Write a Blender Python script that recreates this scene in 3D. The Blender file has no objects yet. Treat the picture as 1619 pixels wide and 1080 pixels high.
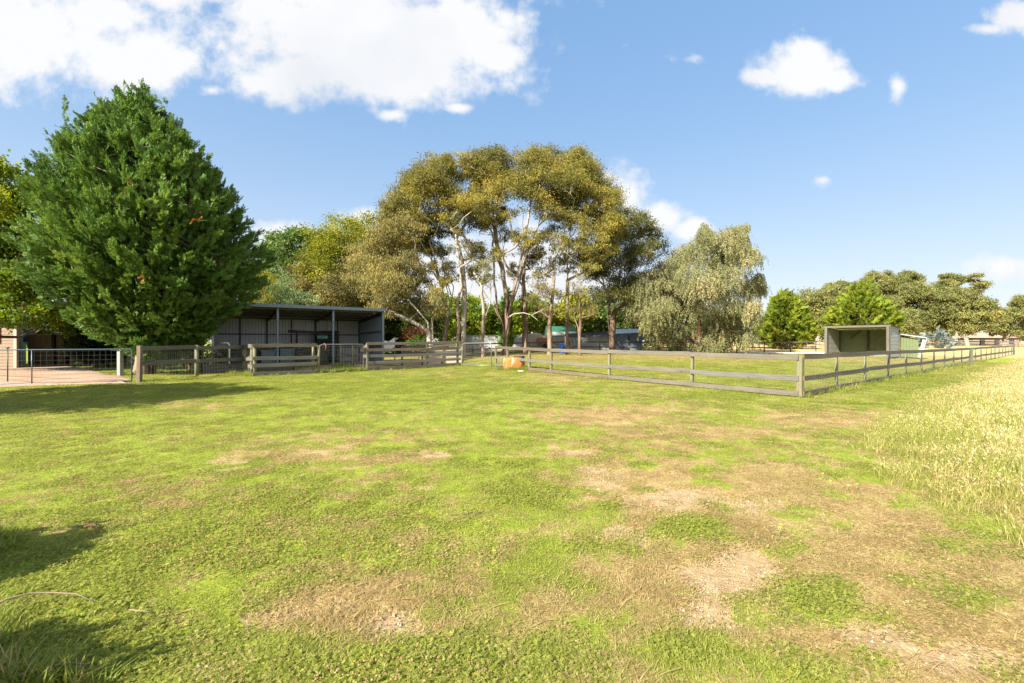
import bpy, math
import numpy as np
from mathutils import Vector, Matrix

# ------------------------------------------------------------------ basics
SC = bpy.context.scene
COL = SC.collection
F, CH = 719.6, 1.6                      # focal length in photo pixels, eye height
SUN_AZ = (-0.70, -0.71)                 # where the sun stands (horizontal)
SUN_EL = math.radians(33)
rng = np.random.default_rng(11)

def wx(px, d): return (px - 809.5) / F * d
def wz(py, d): return CH + (540 - py) / F * d
def sstep(a, b, x):
    t = np.clip((np.asarray(x, float) - a) / (b - a), 0, 1)
    return t * t * (3 - 2 * t)

def _hash(ix, iy, seed):
    h = (ix * 374761393 + iy * 668265263 + seed * 1442695041) & 0xFFFFFFFF
    h = ((h ^ (h >> 13)) * 1274126177) & 0xFFFFFFFF
    return ((h ^ (h >> 16)) & 0xFFFF) / 65535.0
def vnoise(x, y, seed=0):
    x = np.asarray(x, float); y = np.asarray(y, float)
    ix = np.floor(x).astype(np.int64); iy = np.floor(y).astype(np.int64)
    fx = x - ix; fy = y - iy
    fx = fx * fx * (3 - 2 * fx); fy = fy * fy * (3 - 2 * fy)
    a = _hash(ix, iy, seed); b = _hash(ix + 1, iy, seed)
    c = _hash(ix, iy + 1, seed); d = _hash(ix + 1, iy + 1, seed)
    return (a * (1 - fx) + b * fx) * (1 - fy) + (c * (1 - fx) + d * fx) * fy
def fbm(x, y, seed=0, o=4):
    s = 0; a = .5; t = 0
    for i in range(o):
        s = s + a * vnoise(x * 2**i, y * 2**i, seed + i * 17); t += a; a *= .55
    return s / t

def gh(x, y):
    """ground height"""
    x = np.asarray(x, float); y = np.asarray(y, float)
    fence = ((x - 8.28) - 1.25 * (y - 13.07)) / 1.6          # >0 outside the long side fence
    inside = sstep(0, 9, -fence)
    h = .32 * sstep(19, 38, y) * sstep(-7, 0, x) * inside + .25 * sstep(36, 60, y) * inside
    r = np.hypot(x, y)
    return h + .05 * (fbm(x * .12, y * .12, 5, 2) - .5) * sstep(3, 8, r)
def g1(x, y): return float(gh(x, y))

# ------------------------------------------------------------------ objects
def _link(o, parent=None):
    COL.objects.link(o)
    if parent: o.parent = parent
    return o
def tag(o, label=None, cat=None, group=None, kind=None):
    if label: o['label'] = label
    if cat: o['category'] = cat
    if group: o['group'] = group
    if kind: o['kind'] = kind
    return o
def thing(name, loc, label, cat, group=None):
    o = bpy.data.objects.new(name, None)
    o.location = loc; o.empty_display_size = .2
    _link(o); return tag(o, label, cat, group)
def origin(o):
    v = Vector((0, 0, 0))
    while o is not None:
        v += o.location; o = o.parent
    return np.array(v)

def mesh_np(name, V, faces, mats, parent=None, attrs=None, midx=None, smooth=False, uv=None, loc=None):
    """faces: list of int arrays (n,3) or (n,4), all vertices in world space"""
    V = np.asarray(V, np.float32).reshape(-1, 3)
    off = origin(parent) if parent is not None else np.array(loc if loc is not None else (0, 0, 0), float)
    me = bpy.data.meshes.new(name)
    me.vertices.add(len(V)); me.vertices.foreach_set('co', (V - off).astype(np.float32).ravel())
    faces = [np.asarray(f, np.int32) for f in faces if len(f)]
    nl = sum(f.size for f in faces); nf = sum(len(f) for f in faces)
    me.loops.add(nl); me.polygons.add(nf)
    me.loops.foreach_set('vertex_index', np.concatenate([f.ravel() for f in faces]))
    st = []; s = 0
    for f in faces:
        k = f.shape[1]; st.append(np.arange(len(f)) * k + s); s += f.size
    me.polygons.foreach_set('loop_start', np.concatenate(st).astype(np.int32))
    if midx is not None: me.polygons.foreach_set('material_index', np.asarray(midx, np.int32))
    if smooth: me.polygons.foreach_set('use_smooth', np.ones(nf, bool))
    me.update(calc_edges=True)
    for k, (dom, arr) in (attrs or {}).items():
        a = me.attributes.new(k, 'FLOAT', dom); a.data.foreach_set('value', np.asarray(arr, np.float32))
    if uv is not None:
        l = me.uv_layers.new(name='UVMap'); l.data.foreach_set('uv', np.asarray(uv, np.float32).ravel())
    for m in (mats if isinstance(mats, (list, tuple)) else [mats]): me.materials.append(m)
    o = bpy.data.objects.new(name, me)
    if parent is None and loc is not None: o.location = loc
    return _link(o, parent)

def unit(v):
    v = np.asarray(v, float); return v / max(np.linalg.norm(v), 1e-9)

class MB:
    """collects solid pieces of one mesh"""
    def __init__(s): s.v = []; s.f = []; s.uv = []; s.mi = []; s.n = 0; s.sm = []
    def add(s, V, faces, uvs=None, mi=0, smooth=False):
        b = s.n; s.v.extend([tuple(map(float, p)) for p in V]); s.n += len(V)
        for i, f in enumerate(faces):
            s.f.append([b + k for k in f]); s.mi.append(mi); s.sm.append(smooth)
            s.uv.extend(uvs[i] if uvs else [(V[k][0] * .7 + V[k][1] * .7, V[k][2]) for k in f])
    def bar(s, p, q, w, h, up=(0, 0, 1), ch=.12, mi=0, bow=0., seg=1, jit=0.):
        """a timber from p to q: w across, h along up, chamfered edges, UV runs along the grain"""
        p = np.array(p, float); q = np.array(q, float); L = np.linalg.norm(q - p); a = (q - p) / max(L, 1e-9)
        u = np.array(up, float); u = u - a * np.dot(u, a)
        if np.linalg.norm(u) < 1e-6: u = np.array([1., 0, 0]) - a * a[0]
        u = unit(u); r = np.cross(a, u)
        c = min(w, h) * ch; W, H = w / 2, h / 2
        sec = [(-W + c, -H), (W - c, -H), (W, -H + c), (W, H - c), (W - c, H), (-W + c, H), (-W, H - c), (-W, -H + c)]
        per = [0]
        for i in range(8):
            d = np.hypot(sec[(i + 1) % 8][0] - sec[i][0], sec[(i + 1) % 8][1] - sec[i][1]); per.append(per[-1] + d)
        ou, ov = rng.random() * 60, rng.random() * 60
        V = []; rings = seg + 1
        for k in range(rings):
            t = k / seg; o = p + a * L * t - u * bow * math.sin(math.pi * t) + (u * rng.normal(0, jit) + r * rng.normal(0, jit) if jit else 0)
            for x, y in sec: V.append(o + r * x + u * y)
        faces = []; uvs = []
        for k in range(seg):
            for i in range(8):
                j = (i + 1) % 8
                faces.append((k * 8 + i, k * 8 + j, (k + 1) * 8 + j, (k + 1) * 8 + i))
                u0, u1 = ou + L * k / seg, ou + L * (k + 1) / seg
                uvs.append([(u0, ov + per[i]), (u0, ov + per[i + 1]), (u1, ov + per[i + 1]), (u1, ov + per[i])])
        faces.append(tuple(reversed(range(8)))); uvs.append([(ou + sec[i][0], ov + sec[i][1]) for i in reversed(range(8))])
        e = seg * 8
        faces.append(tuple(range(e, e + 8))); uvs.append([(ou + sec[i][0], ov + sec[i][1]) for i in range(8)])
        s.add(V, faces, uvs, mi); return s
    def box(s, c, size, rz=0., mi=0):
        x, y, z = [k / 2 for k in size]; ca, sa = math.cos(rz), math.sin(rz)
        V = []
        for sx, sy, sz in ((-1,-1,-1),(1,-1,-1),(1,1,-1),(-1,1,-1),(-1,-1,1),(1,-1,1),(1,1,1),(-1,1,1)):
            X, Y = sx * x, sy * y
            V.append((c[0] + X * ca - Y * sa, c[1] + X * sa + Y * ca, c[2] + sz * z))
        s.add(V, [(3,2,1,0),(4,5,6,7),(0,1,5,4),(1,2,6,5),(2,3,7,6),(3,0,4,7)], None, mi); return s
    def tube(s, pts, rad, n=6, mi=0, cap=True):
        pts = [np.array(p, float) for p in pts]; m = len(pts)
        rad = [rad] * m if np.isscalar(rad) else rad
        u = None; V = []; faces = []; uvs = []; ln = 0; L = [0]
        for i in range(1, m): L.append(L[-1] + np.linalg.norm(pts[i] - pts[i - 1]))
        for i in range(m):
            a = unit(pts[min(i + 1, m - 1)] - pts[max(i - 1, 0)])
            if u is None: u = np.cross(a, (0, 0, 1.) if abs(a[2]) < .9 else (1., 0, 0))
            u = unit(u - a * np.dot(u, a)); r = np.cross(a, u)
            for k in range(n):
                t = 2 * math.pi * k / n
                V.append(pts[i] + (u * math.cos(t) + r * math.sin(t)) * rad[i])
        for i in range(m - 1):
            for k in range(n):
                j = (k + 1) % n
                faces.append((i * n + k, i * n + j, (i + 1) * n + j, (i + 1) * n + k))
                c = 2 * math.pi * rad[0] / n
                uvs.append([(L[i], k * c), (L[i], (k + 1) * c), (L[i + 1], (k + 1) * c), (L[i + 1], k * c)])
        if cap and n > 2:
            faces.append(tuple(reversed(range(n)))); uvs.append([(0, 0)] * n)
            faces.append(tuple(range((m - 1) * n, m * n))); uvs.append([(0, 0)] * n)
        s.add(V, faces, uvs, mi, smooth=n > 4); return s
    def lathe(s, c, prof, n=24, mi=0, sx=1., sy=1., closed=False):
        V = []; faces = []
        for r, z in prof:
            for k in range(n):
                t = 2 * math.pi * k / n
                V.append((c[0] + r * sx * math.cos(t), c[1] + r * sy * math.sin(t), c[2] + z))
        for i in range(len(prof) - 1):
            for k in range(n):
                j = (k + 1) % n
                faces.append((i * n + k, i * n + j, (i + 1) * n + j, (i + 1) * n + k))
        s.add(V, faces, None, mi, smooth=True); return s
    def sheet(s, a, b, h0, h1, thick=.012, pitch=.19, depth=.016, kind='trap', mi=0, vertical=True):
        """corrugated sheet wall from a to b (x,y), bottoms h0, tops h1 (pairs); ribs upright or level"""
        a = np.array(a, float); b = np.array(b, float); L = np.linalg.norm(b - a); d = (b - a) / L
        nrm = np.array([-d[1], d[0]])
        V = []; faces = []
        if vertical:
            k = max(2, int(L / pitch)); prof = []
            for i in range(k):
                t = i * pitch
                if kind == 'trap': prof += [(t, 0), (t + pitch * .70, 0), (t + pitch * .77, depth), (t + pitch * .93, depth)]
                else: prof += [(t + pitch * j / 4, depth * (.5 + .5 * math.sin(math.pi * 2 * j / 4))) for j in range(4)]
            prof.append((L, 0))
            for t, o in prof:
                t = min(t, L); p = a + d * t + nrm * o; q = t / L
                V.append((*p, h0[0] * (1 - q) + h0[1] * q)); V.append((*p, h1[0] * (1 - q) + h1[1] * q))
            m = len(prof)
        else:
            hm = min(h1) - h0[0]; k = max(2, int(max(h1[0], h1[1]) - h0[0]) / pitch) if False else int((max(h1) - h0[0]) / pitch)
            rows = [(h0[0] + pitch * (i + j / 4), depth * (.5 + .5 * math.sin(math.pi * 2 * j / 4))) for i in range(k) for j in range(4)]
            for z, o in rows:
                za = min(z, h1[0]); zb = min(z, h1[1])
                p = a + nrm * o; q = b + nrm * o
                V.append((*p, za)); V.append((*q, zb))
            V.append((*a, h1[0])); V.append((*b, h1[1])); m = len(rows) + 1
        for i in range(m - 1): faces.append((2 * i, 2 * i + 2, 2 * i + 3, 2 * i + 1))
        # back side, a little behind
        n0 = len(V); V += [(x - nrm[0] * thick, y - nrm[1] * thick, z) for x, y, z in V]
        for i in range(m - 1): faces.append((n0 + 2 * i, n0 + 2 * i + 1, n0 + 2 * i + 3, n0 + 2 * i + 2))
        s.add(V, faces, None, mi); return s
    def build(s, name, mats, parent=None, loc=None):
        off = origin(parent) if parent is not None else np.array(loc if loc is not None else (0, 0, 0), float)
        me = bpy.data.meshes.new(name)
        me.from_pydata([tuple(np.array(p) - off) for p in s.v], [], s.f)
        me.polygons.foreach_set('material_index', s.mi); me.polygons.foreach_set('use_smooth', s.sm)
        l = me.uv_layers.new(name='UVMap'); l.data.foreach_set('uv', np.array(s.uv, np.float32).ravel())
        for m in (mats if isinstance(mats, (list, tuple)) else [mats]): me.materials.append(m)
        o = bpy.data.objects.new(name, me)
        if parent is None and loc is not None: o.location = loc
        return _link(o, parent)

# ------------------------------------------------------------------ materials
class NT:
    def __init__(s, name):
        s.m = bpy.data.materials.new(name); s.m.use_nodes = True
        s.t = s.m.node_tree; s.t.nodes.clear()
        s.out = s.t.nodes.new('ShaderNodeOutputMaterial')
    def n(s, kind, **kw):
        x = s.t.nodes.new(kind)
        for k, v in kw.items():
            if k in x.inputs: x.inputs[k].default_value = v
            else: setattr(x, k, v)
        return x
    def l(s, a, b): s.t.links.new(a, b)
    def math(s, op, a, b=None, c=None, clamp=False):
        x = s.t.nodes.new('ShaderNodeMath'); x.operation = op; x.use_clamp = clamp
        for i, v in enumerate((a, b, c)):
            if v is None: continue
            if isinstance(v, (int, float)): x.inputs[i].default_value = v
            else: s.l(v, x.inputs[i])
        return x.outputs[0]
    def ramp(s, fac, stops):
        x = s.t.nodes.new('ShaderNodeValToRGB'); e = x.color_ramp.elements
        while len(e) > 1: e.remove(e[-1])
        for i, (p, c) in enumerate(stops):
            k = e[0] if i == 0 else e.new(p)
            k.position = p; k.color = (*c, 1)
        s.l(fac, x.inputs[0]); return x.outputs[0]
    def mix(s, fac, a, b, mode='MIX'):
        x = s.t.nodes.new('ShaderNodeMix'); x.data_type = 'RGBA'; x.blend_type = mode
        for sock, v in ((x.inputs[0], fac), (x.inputs[6], a), (x.inputs[7], b)):
            if isinstance(v, (int, float)): sock.default_value = v
            elif isinstance(v, tuple): sock.default_value = (*v, 1)
            else: s.l(v, sock)
        return x.outputs[2]
    def attr(s, name, kind='GEOMETRY'):
        x = s.t.nodes.new('ShaderNodeAttribute'); x.attribute_name = name; x.attribute_type = kind
        return x.outputs['Fac']
    def noise(s, vec, scale, detail=4., rough=.55):
        x = s.n('ShaderNodeTexNoise', Scale=scale, Detail=detail, Roughness=rough)
        if vec is not None: s.l(vec, x.inputs['Vector'])
        return x.outputs[0]
    def mapping(s, vec, scale, loc=(0, 0, 0)):
        x = s.n('ShaderNodeMapping'); x.inputs['Scale'].default_value = scale; x.inputs['Location'].default_value = loc
        s.l(vec, x.inputs['Vector']); return x.outputs[0]
    def bsdf(s, col, rough=.8, spec=.3, metal=0., bump=None, bstr=.3, bdist=.01):
        b = s.n('ShaderNodeBsdfPrincipled')
        if isinstance(col, tuple): b.inputs['Base Color'].default_value = (*col, 1)
        else: s.l(col, b.inputs['Base Color'])
        if isinstance(rough, (int, float)): b.inputs['Roughness'].default_value = rough
        else: s.l(rough, b.inputs['Roughness'])
        b.inputs['Metallic'].default_value = metal
        b.inputs['Specular IOR Level'].default_value = spec
        if bump is not None:
            k = s.n('ShaderNodeBump', Strength=bstr, Distance=bdist); s.l(bump, k.inputs['Height']); s.l(k.outputs[0], b.inputs['Normal'])
        return b.outputs[0]
    def done(s, sh): s.l(sh, s.out.inputs[0]); return s.m

def m_wood(name, dark, light, stain=(.10, .12, .06), stain_amt=.35, scale=1.):
    t = NT(name); uv = t.n('ShaderNodeUVMap').outputs[0]
    geo = t.n('ShaderNodeNewGeometry').outputs['Position']
    gr = t.noise(t.mapping(uv, (1.6 * scale, 55 * scale, 1)), 1.0, 6, .65)
    lo = t.noise(t.mapping(uv, (.55, 2.5, 1)), 1.0, 3)
    knot = t.noise(t.mapping(uv, (3., 7., 1), (5, 3, 0)), 1.0, 2)
    c = t.ramp(gr, [(.3, dark), (.52, tuple((a + b) / 2 for a, b in zip(dark, light))), (.72, light)])
    c = t.mix(t.ramp(lo, [(.35, (0, 0, 0)), (.65, (1, 1, 1))]), c, tuple(x * .72 for x in light), 'MIX') if False else c
    c = t.mix(t.math('MULTIPLY', t.ramp(lo, [(.4, (0, 0, 0)), (.7, (1, 1, 1))]), .5), c, light)
    c = t.mix(t.math('MULTIPLY', t.ramp(t.noise(geo, 2.2, 4), [(.45, (0, 0, 0)), (.68, (1, 1, 1))]), stain_amt), c, stain)
    c = t.mix(t.ramp(knot, [(.70, (0, 0, 0)), (.76, (1, 1, 1))]), c, tuple(x * .6 for x in dark))
    return t.done(t.bsdf(c, .9, .15, bump=gr, bstr=.6, bdist=.006))

def m_metal(name, col, rust=(.16, .07, .03), amt=.15, rough=.5, metal=.3, vary=.25):
    t = NT(name); geo = t.n('ShaderNodeNewGeometry').outputs['Position']
    n1 = t.noise(geo, 3.5, 5, .6); n2 = t.noise(t.mapping(geo, (9, 9, 1.2)), 1., 4)
    c = t.mix(t.math('MULTIPLY', n2, vary), col, tuple(min(1, x * 1.6 + .02) for x in col))
    c = t.mix(t.math('MULTIPLY', t.ramp(n1, [(.52, (0, 0, 0)), (.72, (1, 1, 1))]), amt), c, rust)
    return t.done(t.bsdf(c, rough, .4, metal))

def m_plain(name, col, rough=.8, vary=.3, scale=4., spec=.25, bump=.2, dirt=None):
    t = NT(name); geo = t.n('ShaderNodeNewGeometry').outputs['Position']
    n = t.noise(geo, scale, 5, .62)
    c = t.mix(n, tuple(x * (1 - vary) for x in col), tuple(min(1, x * (1 + vary)) for x in col))
    if dirt:
        n2 = t.noise(t.mapping(geo, (2.4, 2.4, .5)), 1., 5)
        c = t.mix(t.math('MULTIPLY', t.ramp(n2, [(.45, (0, 0, 0)), (.65, (1, 1, 1))]), .6), c, dirt)
    return t.done(t.bsdf(c, rough, spec, bump=n, bstr=bump, bdist=.01))

def m_leaf(name, stops, transl=.35, rough=.6, spec=.14, glow=1.25, big=.5):
    """leaf: per-leaf tint plus slow drift through the crown, partly translucent"""
    t = NT(name); geo = t.n('ShaderNodeNewGeometry').outputs['Position']
    a = t.attr('tint')
    n = t.noise(geo, .55, 3)
    f = t.math('ADD', t.math('MULTIPLY', a, 1 - big * .5), t.math('MULTIPLY', t.math('SUBTRACT', n, .5), big * 1.6))
    f = t.math('ADD', f, big * .2, clamp=True)
    c = t.ramp(f, stops)
    p = t.bsdf(c, rough, spec)
    tr = t.n('ShaderNodeBsdfTranslucent')
    hv = t.n('ShaderNodeHueSaturation', Saturation=1.1, Value=glow, Hue=.485)
    t.l(c, hv.inputs['Color']); t.l(hv.outputs[0], tr.inputs['Color'])
    mx = t.n('ShaderNodeMixShader'); mx.inputs[0].default_value = transl
    t.l(p, mx.inputs[1]); t.l(tr.outputs[0], mx.inputs[2])
    return t.done(mx.outputs[0])

def m_bark(name, a, b, strip, amt=.5, pale=None, zr=(3., 8.)):
    t = NT(name); geo = t.n('ShaderNodeNewGeometry').outputs['Position']
    n = t.noise(t.mapping(geo, (5, 5, .8)), 1., 6, .65); n2 = t.noise(t.mapping(geo, (1.6, 1.6, .5)), 1., 4)
    c = t.ramp(n, [(.35, a), (.65, b)])
    c = t.mix(t.math('MULTIPLY', t.ramp(n2, [(.5, (0, 0, 0)), (.6, (1, 1, 1))]), amt), c, strip)
    if pale:   # smooth pale bark above the rough stocking
        sx = t.n('ShaderNodeSeparateXYZ'); t.l(geo, sx.inputs[0]); mr = t.n('ShaderNodeMapRange'); mr.inputs[1].default_value = zr[0]; mr.inputs[2].default_value = zr[1]
        t.l(t.math('ADD', sx.outputs[2], t.math('MULTIPLY', t.math('SUBTRACT', n2, .5), 6.)), mr.inputs[0])
        c = t.mix(mr.outputs[0], c, t.ramp(n, [(.35, tuple(x * .72 for x in pale)), (.65, pale)]))
    return t.done(t.bsdf(c, .9, .15, bump=n, bstr=.7, bdist=.04))
DENS = 1.0; SKY_STR = .12; SKY_SAT = 2.25; SKY_GAM = .28; SKY_OZ = 2.2; SKY_VAL = 1.2; SKY_TINT = (.82, .98, 1.15)
# ------------------------------------------------------------------ camera, sun, sky
cam = bpy.data.cameras.new('camera'); cam.lens = 16; cam.sensor_width = 36; cam.clip_end = 6000; cam.clip_start = .05
co = bpy.data.objects.new('camera', cam); co.location = (0, 0, CH); co.rotation_euler = (math.radians(90), 0, 0)
COL.objects.link(co); SC.camera = co
SC.view_settings.view_transform = 'Standard'; SC.view_settings.look = 'None'
SC.view_settings.exposure = EXPOSURE = 1.85; SC.view_settings.gamma = 1
cy = SC.cycles
cy.max_bounces = 7; cy.diffuse_bounces = 3; cy.glossy_bounces = 2; cy.transmission_bounces = 4; cy.transparent_max_bounces = 6
cy.use_denoising = True; cy.denoiser = 'OPENIMAGEDENOISE'; cy.denoising_input_passes = 'RGB_ALBEDO_NORMAL'; cy.denoising_prefilter = 'NONE'; cy.adaptive_min_samples = 96; cy.caustics_reflective = False; cy.caustics_refractive = False
cy.sample_clamp_indirect = 3

sun = bpy.data.lights.new('sun', 'SUN'); sun.energy = 5.0; sun.angle = math.radians(.53); sun.color = (1, .93, .80)
so = bpy.data.objects.new('sun', sun)
_d = Vector((SUN_AZ[0], SUN_AZ[1], 0)).normalized() * math.cos(SUN_EL) + Vector((0, 0, math.sin(SUN_EL)))
so.rotation_euler = _d.to_track_quat('Z', 'Y').to_euler(); so.location = (-20, -20, 30)
COL.objects.link(so)

W = bpy.data.worlds.new('World'); SC.world = W; W.use_nodes = True
W.cycles.sampling_method = 'MANUAL'; W.cycles.sample_map_resolution = 512
wt = W.node_tree; wt.nodes.clear()
def wn(kind, **kw):
    x = wt.nodes.new(kind)
    for k, v in kw.items():
        if k in x.inputs: x.inputs[k].default_value = v
        else: setattr(x, k, v)
    return x
def wm(op, a, b=None, clamp=False):
    x = wt.nodes.new('ShaderNodeMath'); x.operation = op; x.use_clamp = clamp
    for i, v in enumerate((a, b)):
        if v is None: continue
        if isinstance(v, (int, float)): x.inputs[i].default_value = v
        else: wt.links.new(v, x.inputs[i])
    return x.outputs[0]
sky = wn('ShaderNodeTexSky'); sky.sky_type = 'NISHITA'; sky.sun_disc = False
sky.sun_elevation = SUN_EL; sky.sun_rotation = math.atan2(SUN_AZ[0], SUN_AZ[1])
sky.air_density = 1.0; sky.dust_density = .8; sky.ozone_density = SKY_OZ; sky.altitude = 50
tc = wn('ShaderNodeTexCoord'); sep = wn('ShaderNodeSeparateXYZ'); wt.links.new(tc.outputs['Generated'], sep.inputs[0])
yy = wm('MAXIMUM', sep.outputs[1], .08)
cu = wm('DIVIDE', sep.outputs[0], yy); cv = wm('DIVIDE', sep.outputs[2], yy)
uvw = wn('ShaderNodeCombineXYZ'); wt.links.new(cu, uvw.inputs[0]); wt.links.new(cv, uvw.inputs[1])
cn = wn('ShaderNodeTexNoise', Scale=5.5, Detail=7., Roughness=.56); wt.links.new(uvw.outputs[0], cn.inputs['Vector'])
cn2 = wn('ShaderNodeTexNoise', Scale=2.6, Detail=3., Roughness=.5); wt.links.new(uvw.outputs[0], cn2.inputs['Vector'])
# banks of cumulus: centre and half axes, in degrees of the sky written as photo units
CLOUDS = [(40,60,190,80),(180,95,120,48),(245,100,72,26),(15,95,120,48),(150,20,90,45),(300,-12,120,30),
          (560,50,250,85),(700,60,125,80),(480,115,110,48),(398,130,36,24),(640,120,170,42),(430,15,110,34),(795,90,34,30),(520,-15,300,50),
          (620,181,34,14,.38),(725,170,40,14,.40),(335,143,30,14,.45),(350,70,40,30,.4),(1265,108,66,40),(1208,122,40,17),(1322,125,36,18),(1270,80,36,20),
          (1100,92,62,26,.36),(1420,135,22,30,.40),(1605,30,48,28),(1560,45,34,10),(985,312,44,48,.8),(1030,350,60,30,.66),(1090,366,40,24,.6),(955,285,34,24,.6),
          (800,440,230,80,.9),(585,347,40,18,.8),(455,372,54,20,.8),(1592,425,80,34,.5),(1300,286,26,16,.26)]
best = None
for (px, py, a, b, *st_) in CLOUDS:
    s1 = wn('ShaderNodeVectorMath', operation='SUBTRACT'); wt.links.new(uvw.outputs[0], s1.inputs[0])
    s1.inputs[1].default_value = ((px - 809.5) / F, (540 - py) / F, 0)
    s2 = wn('ShaderNodeVectorMath', operation='MULTIPLY'); wt.links.new(s1.outputs[0], s2.inputs[0])
    s2.inputs[1].default_value = (F / a, F / b, 0)
    s3 = wn('ShaderNodeVectorMath', operation='LENGTH'); wt.links.new(s2.outputs[0], s3.inputs[0])
    dv_ = wm('ADD', s3.outputs['Value'], 1 - st_[0]) if st_ else s3.outputs['Value']
    best = dv_ if best is None else wm('MINIMUM', best, dv_)
cn3 = wn('ShaderNodeTexNoise', Scale=22., Detail=6., Roughness=.6); wt.links.new(uvw.outputs[0], cn3.inputs['Vector'])
nz = wm('ADD', wm('MULTIPLY', wm('SUBTRACT', cn.outputs[0], .5), 2.6), wm('MULTIPLY', wm('SUBTRACT', cn3.outputs[0], .5), .75))
fld = wm('ADD', wm('SUBTRACT', 1.12, best), nz)
mr = wn('ShaderNodeMapRange', interpolation_type='SMOOTHSTEP'); wt.links.new(fld, mr.inputs[0])
mr.inputs[1].default_value = -.3; mr.inputs[2].default_value = .6
cov = wm('MULTIPLY', mr.outputs[0], wm('GREATER_THAN', sep.outputs[1], .08))
cov = wm('MULTIPLY', cov, wm('GREATER_THAN', sep.outputs[2], 0.))
cov = wm('MULTIPLY', cov, .97)
cc = wn('ShaderNodeValToRGB'); wt.links.new(cn2.outputs[0], cc.inputs[0])
WH = 1 / (SKY_STR * 2 ** EXPOSURE)
cc.color_ramp.elements[0].position = .30; cc.color_ramp.elements[0].color = (.84 * WH, .87 * WH, .92 * WH, 1)
cc.color_ramp.elements[1].position = .50; cc.color_ramp.elements[1].color = (1.0 * WH, 1.0 * WH, 1.01 * WH, 1)
wmx = wn('ShaderNodeMix', data_type='RGBA'); wt.links.new(cov, wmx.inputs[0])
hs = wn('ShaderNodeHueSaturation', Saturation=SKY_SAT, Value=SKY_VAL, Hue=.5); gm = wn('ShaderNodeGamma', Gamma=SKY_GAM); wt.links.new(sky.outputs[0], gm.inputs[0]); wt.links.new(gm.outputs[0], hs.inputs['Color'])
# pale veil low over the horizon, and bright unseen cumulus added behind the viewer to lift the shadows
vl = wm('MULTIPLY', wm('EXPONENT', wm('MULTIPLY', wm('MAXIMUM', sep.outputs[2], 0.), -5.4)), 1.0)
vmx = wn('ShaderNodeMix', data_type='RGBA'); wt.links.new(vl, vmx.inputs[0]); tnt = wn('ShaderNodeMix', data_type='RGBA', blend_type='MULTIPLY'); tnt.inputs[0].default_value = 1; tnt.inputs[7].default_value = (*SKY_TINT, 1); wt.links.new(hs.outputs[0], tnt.inputs[6]); wt.links.new(tnt.outputs[2], vmx.inputs[6]); vmx.inputs[7].default_value = (.97 * WH, 1.0 * WH, 1.06 * WH, 1)
wt.links.new(vmx.outputs[2], wmx.inputs[6]); wt.links.new(cc.outputs[0], wmx.inputs[7])
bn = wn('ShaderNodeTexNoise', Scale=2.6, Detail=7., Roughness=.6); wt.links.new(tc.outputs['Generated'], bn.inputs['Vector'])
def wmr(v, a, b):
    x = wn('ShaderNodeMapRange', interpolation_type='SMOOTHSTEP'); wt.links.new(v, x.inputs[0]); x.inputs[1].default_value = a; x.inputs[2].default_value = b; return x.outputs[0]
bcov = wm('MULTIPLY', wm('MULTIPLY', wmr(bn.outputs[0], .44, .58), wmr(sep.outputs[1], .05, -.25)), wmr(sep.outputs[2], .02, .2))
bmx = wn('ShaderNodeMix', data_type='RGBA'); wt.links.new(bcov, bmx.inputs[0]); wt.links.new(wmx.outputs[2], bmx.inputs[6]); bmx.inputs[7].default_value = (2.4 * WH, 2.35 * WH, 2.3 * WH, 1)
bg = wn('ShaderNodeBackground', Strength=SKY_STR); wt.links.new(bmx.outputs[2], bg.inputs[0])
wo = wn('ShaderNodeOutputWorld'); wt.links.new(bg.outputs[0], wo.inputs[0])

# ------------------------------------------------------------------ what grows where
def to_px(x, y):
    y = np.maximum(y, .6); return 809.5 + F * x / y, 540 + F * CH / y
DRY = [(960,655,130,16,.75),(1050,690,170,26,.5),(1130,830,230,90,.72),(1000,770,150,60,.5),(1350,870,260,100,.62),(1450,1010,280,110,.78),
       (520,960,190,62,.85),(440,720,160,24,.5),(500,712,100,12,.55),(670,720,60,12,.5),(1320,660,130,20,.6),(900,720,60,14,.6),(1200,760,120,40,.55),
       (1190,640,120,12,.4),(300,640,60,8,.5),(620,830,160,40,.12),(380,790,120,30,.3),(880,600,60,10,.45),
       (1000,930,120,70,.55),(1560,900,120,60,.6),(700,590,70,6,.4),(560,690,160,20,.35)]
BARE = [(1165,915,80,36,1.),(1400,1005,90,26,.9),(1500,1040,110,30,.8),(1130,970,50,38,.7),(1060,790,75,16,.7),(950,765,50,20,.55),(1220,800,60,16,.55),
        (985,840,60,18,.6),(1000,860,45,12,.5),(495,935,14,14,.95),(400,975,40,14,.9),(470,970,60,10,.9),(555,950,30,12,.85),(620,985,55,20,.85),(520,908,14,9,.9),
        (390,1000,30,16,.7),(905,716,28,5,.9),(690,718,26,5,.7),(350,730,60,8,.45),(500,716,60,6,.5),(550,705,30,5,.5),(935,745,30,14,.6),(1320,960,40,14,.4),
        (1340,840,80,14,.5),(1440,900,60,18,.5),(900,935,20,8,.5),(1290,740,60,8,.4),(1000,672,30,4,.5),(1050,650,25,3,.5)]
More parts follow.
